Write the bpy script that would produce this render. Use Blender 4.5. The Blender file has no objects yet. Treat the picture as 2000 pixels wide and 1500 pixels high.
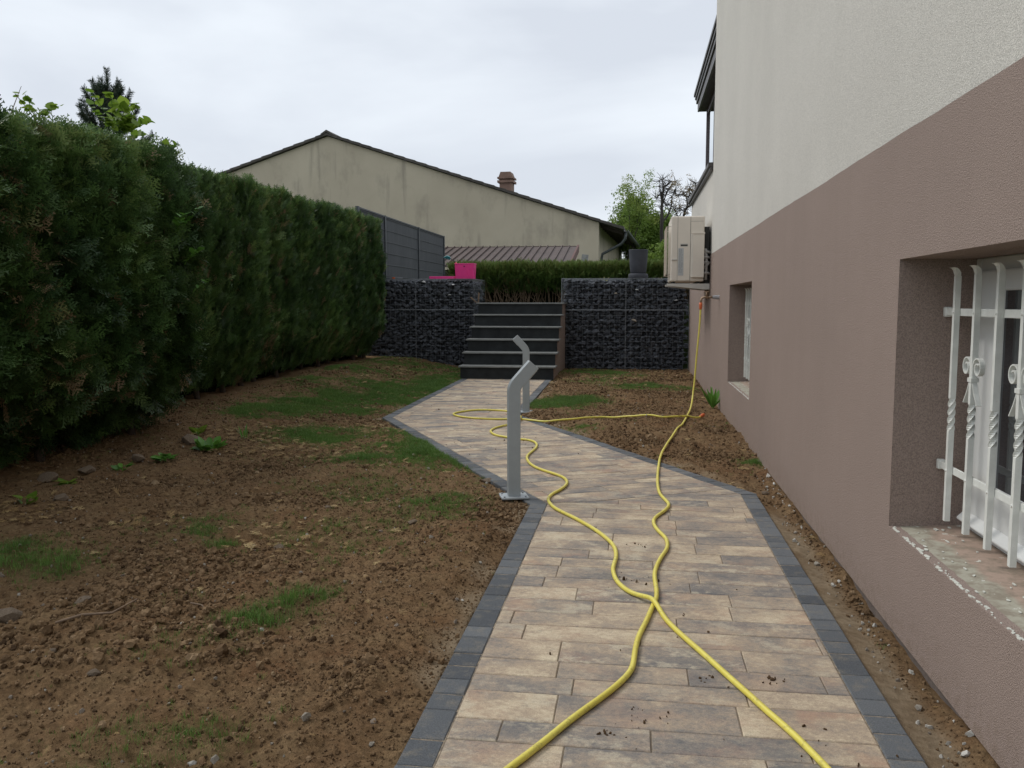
import bpy, bmesh, math, random
import numpy as np
from mathutils import Vector, Matrix, noise as mnoise

R = math.radians
random.seed(7)
rng = np.random.default_rng(11)
SC = bpy.context.scene
COL = SC.collection

# ---------------------------------------------------------------- camera
cam_d = bpy.data.cameras.new('camera')
cam_d.sensor_width = 36.0
cam_d.lens = 1690 / 2000 * 36
cam_d.clip_start = 0.05
cam_d.clip_end = 600
cam = bpy.data.objects.new('camera', cam_d)
COL.objects.link(cam)
cam.location = (0, 0, 1.2)
cam.rotation_euler = (R(90 - 5.408), 0, R(8.047))
SC.camera = cam

# ---------------------------------------------------------------- sky and sun
SUN_EL, SUN_AZ = R(50), R(-70)           # overcast, brightest part of the sky ahead and to the left
world = bpy.data.worlds.new('World')
SC.world = world
world.use_nodes = True
wn, wl = world.node_tree.nodes, world.node_tree.links
wn.clear()
w_out = wn.new('ShaderNodeOutputWorld')
w_bg = wn.new('ShaderNodeBackground')
w_bg.inputs['Strength'].default_value = 0.1
w_sky = wn.new('ShaderNodeTexSky')
w_sky.sky_type = 'NISHITA'
w_sky.sun_disc = False
w_sky.sun_elevation = SUN_EL
w_sky.sun_rotation = SUN_AZ
w_tc = wn.new('ShaderNodeTexCoord')
w_map = wn.new('ShaderNodeMapping')
w_map.inputs['Scale'].default_value = (1.0, 1.0, 2.6)
w_map.inputs['Location'].default_value = (3.1, 0.4, 0.9)
w_n = wn.new('ShaderNodeTexNoise')
w_n.inputs['Scale'].default_value = 1.5
w_n.inputs['Detail'].default_value = 7
w_n.inputs['Roughness'].default_value = 0.48
w_n.inputs['Distortion'].default_value = 0.35
w_ramp = wn.new('ShaderNodeValToRGB')
w_ramp.color_ramp.elements[0].position = 0.36
w_ramp.color_ramp.elements[0].color = (7.3, 7.8, 8.6, 1)
w_ramp.color_ramp.elements[1].position = 0.54
w_ramp.color_ramp.elements[1].color = (10.0, 10.6, 11.2, 1)
w_mix = wn.new('ShaderNodeMix')
w_mix.data_type = 'RGBA'
w_mix.inputs['Factor'].default_value = 0.94
wl.new(w_tc.outputs['Generated'], w_map.inputs['Vector'])
wl.new(w_map.outputs['Vector'], w_n.inputs['Vector'])
wl.new(w_n.outputs['Fac'], w_ramp.inputs['Fac'])
wl.new(w_sky.outputs['Color'], w_mix.inputs['A'])
wl.new(w_ramp.outputs['Color'], w_mix.inputs['B'])
wl.new(w_mix.outputs['Result'], w_bg.inputs['Color'])
wl.new(w_bg.outputs['Background'], w_out.inputs['Surface'])

sun_d = bpy.data.lights.new('sun', 'SUN')
sun_d.energy = 1.5
sun_d.angle = R(18)
sun_d.color = (1.0, 0.96, 0.9)
sun = bpy.data.objects.new('sun', sun_d)
COL.objects.link(sun)
_az = SUN_AZ
sd = Vector((math.sin(_az) * math.cos(SUN_EL), math.cos(_az) * math.cos(SUN_EL), math.sin(SUN_EL)))
sun.rotation_euler = sd.to_track_quat('Z', 'Y').to_euler()
sun.location = (0, 0, 20)

vs = SC.view_settings
vs.view_transform = 'Standard'
vs.look = 'None'
vs.exposure = 0.0
vs.gamma = 1.0
vs.use_curve_mapping = False
SC.render.engine = 'CYCLES'

# ---------------------------------------------------------------- material helpers
class NT:
    """small wrapper to write node materials compactly"""
    def __init__(s, name):
        s.m = bpy.data.materials.new(name)
        s.m.use_nodes = True
        s.n = s.m.node_tree.nodes
        s.l = s.m.node_tree.links
        s.n.clear()
        s.out = s.n.new('ShaderNodeOutputMaterial')
        s.tc = s.n.new('ShaderNodeTexCoord')
        s.obj = s.tc.outputs['Object']
    def set(s, sock, v):
        if isinstance(v, bpy.types.NodeSocket):
            s.l.new(v, sock)
        elif isinstance(v, (tuple, list)) and len(v) == 3 and sock.type == 'RGBA':
            sock.default_value = (*v, 1)
        else:
            sock.default_value = v
    def noise(s, scale, detail=4, rough=0.55, vec=None, dist=0.0, dim='3D'):
        n = s.n.new('ShaderNodeTexNoise')
        s.set(n.inputs['Vector'], vec if vec is not None else s.obj)
        n.inputs['Scale'].default_value = scale
        n.inputs['Detail'].default_value = detail
        n.inputs['Roughness'].default_value = rough
        n.inputs['Distortion'].default_value = dist
        return n.outputs['Fac']
    def vor(s, scale, vec=None, feat='F1', out='Distance'):
        n = s.n.new('ShaderNodeTexVoronoi')
        n.feature = feat
        s.set(n.inputs['Vector'], vec if vec is not None else s.obj)
        n.inputs['Scale'].default_value = scale
        return n.outputs[out]
    def mapr(s, vec=None, scale=(1, 1, 1), loc=(0, 0, 0), rot=(0, 0, 0)):
        n = s.n.new('ShaderNodeMapping')
        s.set(n.inputs['Vector'], vec if vec is not None else s.obj)
        n.inputs['Scale'].default_value = scale
        s.set(n.inputs['Location'], loc)
        n.inputs['Rotation'].default_value = rot
        return n.outputs['Vector']
    def ramp(s, fac, stops, interp='LINEAR'):
        n = s.n.new('ShaderNodeValToRGB')
        cr = n.color_ramp
        cr.interpolation = interp
        while len(cr.elements) < len(stops):
            cr.elements.new(0.5)
        for e, (p, c) in zip(cr.elements, stops):
            e.position = p
            e.color = (*c, 1) if isinstance(c, (tuple, list)) else (c, c, c, 1)
        s.set(n.inputs['Fac'], fac)
        return n.outputs['Color']
    def mix(s, f, a, b, mode='MIX'):
        n = s.n.new('ShaderNodeMix')
        n.data_type = 'RGBA'
        n.blend_type = mode
        s.set(n.inputs['Factor'], f)
        s.set(n.inputs['A'], a)
        s.set(n.inputs['B'], b)
        return n.outputs['Result']
    def math(s, op, a, b=0.0, clamp=False):
        n = s.n.new('ShaderNodeMath')
        n.operation = op
        n.use_clamp = clamp
        s.set(n.inputs[0], a)
        s.set(n.inputs[1], b)
        return n.outputs[0]
    def attr(s, name, typ='GEOMETRY', out='Fac'):
        n = s.n.new('ShaderNodeAttribute')
        n.attribute_name = name
        n.attribute_type = typ
        return n.outputs[out]
    def rnd(s):
        n = s.n.new('ShaderNodeObjectInfo')
        return n.outputs['Random']
    def comb(s, x, y=0.0, z=0.0):
        n = s.n.new('ShaderNodeCombineXYZ')
        s.set(n.inputs[0], x); s.set(n.inputs[1], y); s.set(n.inputs[2], z)
        return n.outputs[0]
    def sep(s, i, vec=None):
        n = s.n.new('ShaderNodeSeparateXYZ')
        s.set(n.inputs[0], vec if vec is not None else s.obj)
        return n.outputs[i]
    def vadd(s, a, b):
        n = s.n.new('ShaderNodeVectorMath')
        n.operation = 'ADD'
        s.set(n.inputs[0], a); s.set(n.inputs[1], b)
        return n.outputs[0]
    def bump(s, h, strength=0.5, dist=0.01, nrm=None):
        n = s.n.new('ShaderNodeBump')
        n.inputs['Strength'].default_value = strength
        n.inputs['Distance'].default_value = dist
        s.set(n.inputs['Height'], h)
        if nrm is not None:
            s.l.new(nrm, n.inputs['Normal'])
        return n.outputs[0]
    def done(s, col, rough=0.7, nrm=None, metal=0.0, spec=0.5, trans=0.0, transcol=None, coat=0.0):
        p = s.n.new('ShaderNodeBsdfPrincipled')
        s.set(p.inputs['Base Color'], col)
        s.set(p.inputs['Roughness'], rough)
        s.set(p.inputs['Metallic'], metal)
        p.inputs['Specular IOR Level'].default_value = spec
        p.inputs['Coat Weight'].default_value = coat
        if nrm is not None:
            s.l.new(nrm, p.inputs['Normal'])
        o = p.outputs[0]
        if trans > 0:
            t = s.n.new('ShaderNodeBsdfTranslucent')
            s.set(t.inputs['Color'], transcol if transcol is not None else col)
            mx = s.n.new('ShaderNodeMixShader')
            mx.inputs[0].default_value = trans
            s.l.new(o, mx.inputs[1]); s.l.new(t.outputs[0], mx.inputs[2])
            o = mx.outputs[0]
        s.l.new(o, s.out.inputs['Surface'])
        return s.m

M = {}
def simple(name, col, rough=0.6, metal=0.0, spec=0.5, var=0.15, scale=8, bump=0.0, bscale=60, coat=0.0):
    t = NT(name)
    n = t.noise(scale, 5)
    c = t.mix(t.ramp(n, [(0.3, 0.0), (0.7, 1.0)]), tuple(x * (1 - var) for x in col), tuple(min(1, x * (1 + var)) for x in col))
    nr = t.bump(t.noise(bscale, 3), 1.0, bump) if bump else None
    r = t.math('ADD', t.math('MULTIPLY', t.noise(scale * 3, 3), 0.2), rough - 0.1)
    M[name] = t.done(c, r, nr, metal, spec, coat=coat)
    return M[name]

def stucco(name, col, grain=1.0, stk=0.12):
    t = NT(name)
    big = t.noise(1.3, 4)
    streak = t.noise(3.0, 5, 0.6, t.mapr(scale=(1, 2.6, 0.22)))
    c = t.mix(t.ramp(big, [(0.35, 0.0), (0.68, 1.0)]), tuple(x * 0.965 for x in col), tuple(x * 1.03 for x in col))
    c = t.mix(t.math('MULTIPLY', t.ramp(streak, [(0.45, 0.0), (0.72, 1.0)]), stk), c, tuple(x * 0.82 for x in col))
    if stk > 0.1:      # soil splashed against the foot of the wall
        zf = t.math('SUBTRACT', 1.0, t.math('MULTIPLY', t.sep(2), 5.5, True), True)
        sp_ = t.math('MULTIPLY', t.ramp(t.noise(26, 7, 0.75), [(0.46, 0.0), (0.64, 1.0)]), zf)
        c = t.mix(t.math('MULTIPLY', sp_, 0.55), c, (0.20, 0.145, 0.10))
    g = t.noise(230, 3, 0.6)
    g2 = t.vor(330)
    c = t.mix(0.75, c, t.ramp(g, [(0.35, 0.62), (0.5, 0.97), (0.66, 1.25)]), 'MULTIPLY')
    h = t.math('ADD', g, t.math('MULTIPLY', g2, 0.6))
    h = t.math('ADD', h, t.math('MULTIPLY', t.noise(120, 3), 0.35))
    nr = t.bump(h, 0.8, 0.0036 * grain)
    M[name] = t.done(c, 0.93, nr, spec=0.2)
stucco('render_brown', (0.318, 0.246, 0.212), 1.1, 0.16)
stucco('render_white', (0.60, 0.575, 0.525), 0.8, 0.02)
stucco('render_cheek', (0.27, 0.21, 0.18))

# pavers -------------------------------------------------------------
t = NT('paver')
rv = t.attr('rnd')
off = t.comb(t.math('MULTIPLY', rv, 57.0), t.math('MULTIPLY', rv, 31.0), t.math('MULTIPLY', rv, 13.0))
v = t.vadd(t.obj, off)
ve = t.mapr(v, scale=(1.0, 1.35, 1.0))
n1 = t.noise(3.4, 6, 0.62, ve)
n2 = t.noise(45, 8, 0.8, ve)
r2 = t.math('FRACT', t.math('MULTIPLY', rv, 17.31))
r3 = t.math('FRACT', t.math('MULTIPLY', rv, 91.7))
f = t.math('ADD', t.math('ADD', t.math('MULTIPLY', n1, 1.8), t.math('MULTIPLY', rv, 0.34)), -0.60)
f = t.math('ADD', f, t.math('MULTIPLY', t.math('SUBTRACT', n2, 0.5), 1.2), True)
c = t.ramp(f, [(0.05, (0.155, 0.150, 0.148)), (0.24, (0.225, 0.200, 0.178)), (0.44, (0.320, 0.262, 0.208)),
               (0.60, (0.405, 0.318, 0.232)), (0.76, (0.505, 0.410, 0.295)), (0.94, (0.600, 0.510, 0.370))])
rose = t.ramp(t.noise(5.0, 6, 0.65, t.vadd(v, (4.0, 9.0, 2.0))), [(0.50, 0.0), (0.66, 1.0)])
c = t.mix(t.math('MULTIPLY', t.math('MULTIPLY', rose, r2), 0.7), c, (0.38, 0.235, 0.165))
blot = t.ramp(t.noise(8, 9, 0.78, t.vadd(ve, (7.0, 1.0, 0.0))), [(0.50, 0.0), (0.59, 1.0)])
c = t.mix(t.math('MULTIPLY', t.math('MULTIPLY', blot, r3), 0.8), c, (0.55, 0.48, 0.36))
blk = t.ramp(t.noise(22, 9, 0.78, t.vadd(ve, (2.0, 5.0, 0.0))), [(0.55, 0.0), (0.66, 1.0)])
c = t.mix(t.math('MULTIPLY', blk, 0.45), c, (0.15, 0.138, 0.125))
c = t.mix(0.7, c, t.ramp(t.noise(260, 4, 0.7), [(0.3, 0.6), (0.7, 1.3)]), 'MULTIPLY')
nr = t.bump(t.math('ADD', t.noise(300, 3, 0.6), t.math('MULTIPLY', t.noise(35, 5), 1.2)), 0.6, 0.0022)
M['paver'] = t.done(c, 0.82, nr, spec=0.25)

t = NT('border_block')
rv = t.attr('rnd')
c = t.mix(rv, (0.070, 0.076, 0.085), (0.135, 0.143, 0.152))
c = t.mix(t.math('MULTIPLY', t.ramp(t.noise(16, 6, 0.7), [(0.5, 0.0), (0.72, 1.0)]), 0.5), c, (0.24, 0.205, 0.155))
c = t.mix(0.7, c, t.ramp(t.noise(260, 3), [(0.3, 0.6), (0.7, 1.35)]), 'MULTIPLY')
nr = t.bump(t.noise(240, 3, 0.6), 0.7, 0.002)
M['border_block'] = t.done(c, 0.8, nr, spec=0.25)

t = NT('joint_sand')
c = t.ramp(t.noise(60, 5), [(0.3, (0.11, 0.085, 0.06)), (0.7, (0.26, 0.205, 0.145))])
M['joint_sand'] = t.done(c, 0.95, t.bump(t.noise(200, 4), 0.8, 0.004))

t = NT('border_sand')
c = t.ramp(t.noise(40, 5), [(0.35, (0.10, 0.085, 0.07)), (0.65, (0.36, 0.29, 0.205))])
M['border_sand'] = t.done(c, 0.95, t.bump(t.noise(200, 4), 0.8, 0.004))
# soil ----------------------------------------------------------------
def soil(name, k=1.0, inst=False):
    t = NT(name)
    a = t.noise(0.9, 4)
    b = t.noise(6, 6, 0.65)
    d = t.noise(45, 6, 0.7)
    c = t.ramp(a, [(0.35, (0.140, 0.083, 0.042)), (0.5, (0.165, 0.100, 0.052)), (0.68, (0.150, 0.080, 0.040))])
    c = t.mix(t.ramp(b, [(0.40, 0.0), (0.66, 1.0)]), c, (0.195, 0.128, 0.068))
    c = t.mix(0.9, c, t.ramp(d, [(0.25, 0.45), (0.5, 0.95), (0.75, 1.6)]), 'MULTIPLY')
    if inst:
        tv = t.attr('tint', 'INSTANCER')
        c = t.mix(1.0, c, t.ramp(tv, [(0.0, (0.75, 0.74, 0.72)), (0.6, (1.2, 1.18, 1.15)), (1.0, (1.7, 1.65, 1.55))]), 'MULTIPLY')
    else:
        sand = t.attr('sand')
        c = t.mix(sand, c, t.ramp(t.noise(30, 6), [(0.3, (0.19, 0.142, 0.092)), (0.7, (0.32, 0.25, 0.168))]))
        gr = t.attr('green')
        c = t.mix(t.math('MULTIPLY', gr, 0.6), c, (0.034, 0.05, 0.014))
    h = t.math('ADD', t.noise(60, 6, 0.7), t.math('MULTIPLY', t.noise(210, 4, 0.7), 0.5))
    nr = t.bump(h, 1.0, 0.010)
    M[name] = t.done(c, 0.97, nr, spec=0.1)
soil('soil')
t = NT('clod')
tv = t.attr('tint', 'INSTANCER')
c = t.ramp(tv, [(0.0, (0.068, 0.042, 0.024)), (0.45, (0.160, 0.102, 0.056)), (0.8, (0.220, 0.148, 0.086)), (1.0, (0.29, 0.21, 0.13))])
c = t.mix(0.5, c, t.ramp(t.noise(2.2, 4, 0.6), [(0.3, 0.72), (0.7, 1.25)]), 'MULTIPLY')
M['clod'] = t.done(c, 0.97, None, spec=0.1)

t = NT('far_ground')
c = t.mix(t.ramp(t.noise(0.6, 6), [(0.4, 0.0), (0.6, 1.0)]), (0.04, 0.07, 0.018), (0.06, 0.085, 0.025))
M['far_ground'] = t.done(c, 0.95)

t = NT('pebble')
tv = t.attr('tint', 'INSTANCER')
c = t.ramp(tv, [(0.0, (0.20, 0.15, 0.11)), (0.4, (0.24, 0.20, 0.16)), (0.75, (0.36, 0.33, 0.28)), (1.0, (0.62, 0.60, 0.55))])
c = t.mix(0.7, c, t.ramp(t.noise(50, 4), [(0.3, 0.6), (0.7, 1.15)]), 'MULTIPLY')
M['pebble'] = t.done(c, 0.85, t.bump(t.noise(90, 3), 0.6, 0.003))

t = NT('field_stone')
c = t.ramp(t.noise(14, 6, 0.6), [(0.3, (0.10, 0.066, 0.042)), (0.55, (0.19, 0.14, 0.095)), (0.75, (0.27, 0.22, 0.16))])
M['field_stone'] = t.done(c, 0.9, t.bump(t.noise(40, 5), 0.8, 0.008))

# foliage --------------------------------------------------------------
def foliage(name, stops, trans=0.25, rough=0.55, instancer=True, vein=0, patch=None):
    t = NT(name)
    tv = t.attr('tint', 'INSTANCER') if instancer else t.rnd()
    c = t.ramp(tv, stops)
    c = t.mix(0.5, c, t.ramp(t.noise(25, 3), [(0.3, 0.65), (0.7, 1.3)]), 'MULTIPLY')
    M[name] = t.done(c, rough, None, spec=0.35, trans=trans)
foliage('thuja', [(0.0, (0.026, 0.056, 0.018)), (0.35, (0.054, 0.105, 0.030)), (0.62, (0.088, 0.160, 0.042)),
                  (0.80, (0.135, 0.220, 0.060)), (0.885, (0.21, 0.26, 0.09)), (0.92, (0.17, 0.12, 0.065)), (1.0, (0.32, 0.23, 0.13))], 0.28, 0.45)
foliage('thuja_low', [(0.0, (0.040, 0.070, 0.018)), (0.6, (0.095, 0.160, 0.035)), (0.9, (0.145, 0.21, 0.05)), (1.0, (0.16, 0.11, 0.05))], 0.2)
foliage('grass_blade', [(0.0, (0.070, 0.135, 0.028)), (0.6, (0.130, 0.240, 0.048)), (0.9, (0.21, 0.31, 0.07)), (1.0, (0.25, 0.21, 0.10))], 0.3, 0.5)
foliage('tree_leaf', [(0.0, (0.070, 0.120, 0.020)), (0.5, (0.130, 0.215, 0.034)), (0.85, (0.20, 0.29, 0.055)), (1.0, (0.29, 0.35, 0.09))], 0.4)
foliage('tan_leaf', [(0.0, (0.17, 0.12, 0.06)), (1.0, (0.38, 0.30, 0.17))], 0.25)
foliage('straw', [(0.0, (0.19, 0.115, 0.045)), (0.6, (0.34, 0.22, 0.09)), (1.0, (0.46, 0.34, 0.16))], 0.1, 0.7)
foliage('pine_needle', [(0.0, (0.030, 0.050, 0.038)), (0.6, (0.062, 0.095, 0.060)), (1.0, (0.12, 0.09, 0.05))], 0.05)
foliage('vine_leaf', [(0.0, (0.12, 0.22, 0.025)), (1.0, (0.24, 0.34, 0.05))], 0.45, 0.4, False)
foliage('weed_leaf', [(0.0, (0.075, 0.19, 0.03)), (1.0, (0.13, 0.29, 0.045))], 0.3, 0.4, False)
foliage('pale_leaf', [(0.0, (0.18, 0.21, 0.06)), (1.0, (0.38, 0.33, 0.14))], 0.3, 0.4, False)

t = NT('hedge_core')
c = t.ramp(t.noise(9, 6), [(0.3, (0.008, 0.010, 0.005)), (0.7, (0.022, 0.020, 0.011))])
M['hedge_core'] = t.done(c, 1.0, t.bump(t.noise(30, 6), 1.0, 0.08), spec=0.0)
simple('bark', (0.075, 0.055, 0.042), 0.9, var=0.3, scale=20, bump=0.01, bscale=40)
simple('bare_branch', (0.045, 0.038, 0.034), 0.9, var=0.3, scale=20)
simple('dead_twig', (0.17, 0.115, 0.075), 0.85, var=0.3, scale=20)

# stone, metal, plastic, slate -----------------------------------------
t = NT('basalt')
rv = t.rnd()
c = t.mix(rv, (0.044, 0.048, 0.056), (0.100, 0.107, 0.123))
c = t.mix(0.8, c, t.ramp(t.noise(30, 5), [(0.3, 0.6), (0.7, 1.35)]), 'MULTIPLY')
M['basalt'] = t.done(c, 0.78, t.bump(t.noise(70, 4), 0.7, 0.006), spec=0.3)
t = NT('basalt_fill')
c = t.ramp(t.vor(9, out='Color'), [(0.0, (0.042, 0.046, 0.054)), (1.0, (0.095, 0.102, 0.118))])
c = t.mix(0.8, c, t.ramp(t.noise(30, 5), [(0.3, 0.6), (0.7, 1.35)]), 'MULTIPLY')
M['basalt_fill'] = t.done(c, 0.78, t.bump(t.noise(70, 4), 0.7, 0.006), spec=0.3)
simple('gabion_core', (0.030, 0.033, 0.038), 1.0, var=0.3)  # backing box, darkness between the stones put into its colour
simple('odd_stone', (0.33, 0.28, 0.22), 0.85, var=0.2, scale=20)
simple('white_stone', (0.50, 0.50, 0.49), 0.8, var=0.15, scale=20)
simple('galvanised', (0.24, 0.255, 0.27), 0.55, metal=0.3, var=0.15)
simple('slate_riser', (0.022, 0.025, 0.0265), 0.7, var=0.35, scale=6, bump=0.001, spec=0.25)
simple('slate_tread_sheen', (0.17, 0.175, 0.168), 0.45, var=0.2, scale=9, bump=0.001)  # paler than the riser slate: sky sheen on the treads put into the colour
simple('post_paint', (0.33, 0.36, 0.375), 0.42, metal=0.15, var=0.05, scale=14)
simple('post_lens', (0.55, 0.56, 0.55), 0.3, var=0.03)
t = NT('white_paint')
c = t.mix(t.ramp(t.noise(30, 5), [(0.35, 0.0), (0.7, 1.0)]), (0.66, 0.67, 0.63), (0.76, 0.77, 0.73))
c = t.mix(t.ramp(t.noise(60, 6, 0.7), [(0.66, 0.0), (0.72, 0.8)]), c, (0.34, 0.22, 0.13))
M['white_paint'] = t.done(c, 0.38, t.bump(t.noise(120, 4), 0.5, 0.0015))
simple('pvc', (0.66, 0.67, 0.66), 0.35, var=0.04, scale=4)
simple('rubber_seal', (0.02, 0.02, 0.022), 0.6)
t = NT('glass_dark')
M['glass_dark'] = t.done(t.ramp(t.noise(1.5, 2), [(0.3, (0.010, 0.012, 0.016)), (0.7, (0.022, 0.026, 0.032))]), 0.04, spec=0.6)
t = NT('glass_sky')
M['glass_sky'] = t.done((0.80, 0.86, 0.86), 0.03, spec=1.0, metal=1.0)
simple('roof_trim', (0.062, 0.054, 0.052), 0.45, var=0.12)
simple('soffit', (0.042, 0.030, 0.026), 0.7, var=0.2)
simple('frame_brown', (0.075, 0.055, 0.058), 0.5, var=0.1)
simple('plinth', (0.135, 0.108, 0.094), 0.95, var=0.25, scale=9, bump=0.004, bscale=60)
simple('ac_case', (0.68, 0.615, 0.53), 0.5, var=0.04, scale=5)
simple('ac_dark', (0.03, 0.03, 0.028), 0.7)
simple('ac_label', (0.44, 0.45, 0.45), 0.5, var=0.05)
simple('ac_print', (0.16, 0.17, 0.18), 0.6)
simple('bracket_metal', (0.50, 0.475, 0.43), 0.45, var=0.06)
simple('pipe_wrap', (0.42, 0.41, 0.39), 0.7, var=0.2)
simple('brass', (0.30, 0.21, 0.14), 0.5, metal=0.6, var=0.25, scale=30)
simple('grey_plastic', (0.33, 0.33, 0.34), 0.5)
simple('orange_plastic', (0.62, 0.13, 0.035), 0.45, var=0.15)
t = NT('hose_yellow')
c = t.mix(t.ramp(t.noise(7, 5, 0.6), [(0.35, 0.0), (0.7, 1.0)]), (0.66, 0.56, 0.085), (0.76, 0.67, 0.13))
c = t.mix(t.math('MULTIPLY', t.ramp(t.noise(28, 8, 0.8), [(0.53, 0.0), (0.68, 1.0)]), 0.7), c, (0.20, 0.15, 0.06))
M['hose_yellow'] = t.done(c, 0.42, t.bump(t.noise(150, 3), 0.4, 0.001), spec=0.5)
simple('pink_plastic', (0.80, 0.045, 0.26), 0.35, var=0.06, spec=0.5)
simple('teal_plastic', (0.02, 0.20, 0.22), 0.4)
simple('red_plastic', (0.60, 0.07, 0.05), 0.4)
simple('pot_grey', (0.050, 0.054, 0.066), 0.75, var=0.15, bump=0.001)
t = NT('screen_grey')
c = t.mix(t.ramp(t.noise(5, 4, 0.6, t.mapr(scale=(1, 1, 0.3))), [(0.35, 0.0), (0.7, 1.0)]), (0.030, 0.034, 0.040), (0.052, 0.057, 0.065))
wv = t.noise(90, 2, 0.5, t.mapr(scale=(1, 1, 0.02)))
M['screen_grey'] = t.done(c, 0.7, t.bump(wv, 0.8, 0.006))
simple('screen_post', (0.060, 0.066, 0.074), 0.5, metal=0.3)
simple('shed_metal', (0.072, 0.046, 0.038), 0.6, metal=0.1, var=0.15, scale=2)
simple('shed_red', (0.10, 0.035, 0.026), 0.6)
simple('weathered_board', (0.25, 0.25, 0.24), 0.8, var=0.25, scale=12)
t = NT('old_render')
c = t.mix(t.ramp(t.noise(0.5, 5), [(0.35, 0.0), (0.65, 1.0)]), (0.405, 0.352, 0.272), (0.480, 0.422, 0.330))
st_ = t.ramp(t.noise(1.1, 7, 0.62, t.mapr(scale=(1, 1, 0.55), loc=(3.0, 0, 1.0))), [(0.52, 0.0), (0.74, 1.0)])
c = t.mix(t.math('MULTIPLY', st_, 0.55), c, (0.165, 0.145, 0.122))
dr = t.ramp(t.noise(2.3, 4, 0.5, t.mapr(scale=(1.4, 1.4, 0.13), loc=(7.3, 0, 0))), [(0.60, 0.0), (0.70, 1.0)])
c = t.mix(t.math('MULTIPLY', dr, 0.36), c, (0.17, 0.15, 0.13))
M['old_render'] = t.done(c, 0.9, t.bump(t.noise(30, 4), 0.4, 0.01))
simple('old_tile', (0.070, 0.062, 0.055), 0.85, var=0.4, scale=3)
simple('old_wood', (0.055, 0.042, 0.034), 0.85, var=0.3)
simple('zinc_gutter', (0.045, 0.052, 0.052), 0.5, metal=0.3)
simple('chimney_brick', (0.21, 0.135, 0.105), 0.9, var=0.2, scale=5)
simple('shutter', (0.05, 0.042, 0.036), 0.7)
t = NT('sill_paint')
px = t.sep(0)
e = t.math('ADD', px, t.math('MULTIPLY', t.math('SUBTRACT', t.noise(9, 5), 0.5), 0.10))
f = t.ramp(t.math('MULTIPLY', t.math('SUBTRACT', e, 0.085), 12.0, True), [(0.2, 0.0), (0.5, 1.0)])
c = t.mix(f, (0.37, 0.350, 0.280), (0.37, 0.272, 0.215))
c = t.mix(t.ramp(t.noise(20, 6, 0.65), [(0.44, 0.0), (0.62, 0.8)]), c, (0.22, 0.18, 0.135))
c = t.mix(t.ramp(t.noise(17, 7, 0.7, t.mapr(loc=(3, 1, 0))), [(0.63, 0.0), (0.645, 1.0)]), c, (0.62, 0.62, 0.56))
M['sill_paint'] = t.done(c, 0.85, t.bump(t.noise(40, 5), 0.6, 0.004))
simple('paint_flake', (0.60, 0.60, 0.54), 0.8, var=0.1, scale=40)

# ---------------------------------------------------------------- object helpers
def tag(o, label=None, cat=None, group=None, kind=None):
    if label: o['label'] = label
    if cat: o['category'] = cat
    if group: o['group'] = group
    if kind: o['kind'] = kind
    return o

def empty(name, loc=(0, 0, 0), rz=0.0):
    o = bpy.data.objects.new(name, None)
    o.empty_display_size = 0.1
    COL.objects.link(o)
    o.location = loc
    o.rotation_euler = (0, 0, rz)
    return o

def link(name, me, mat=None, parent=None, loc=None, rot=None, scale=None, kind=None, label=None):
    o = bpy.data.objects.new(name, me)
    COL.objects.link(o)
    if mat is not None and len(me.materials) == 0:
        me.materials.append(mat)
    if parent is not None: o.parent = parent
    if loc is not None: o.location = loc
    if rot is not None: o.rotation_euler = rot
    if scale is not None: o.scale = scale
    if kind: o['kind'] = kind
    if label: o['label'] = label
    return o

def smooth(me, on=True):
    me.polygons.foreach_set('use_smooth', [on] * len(me.polygons))

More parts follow.
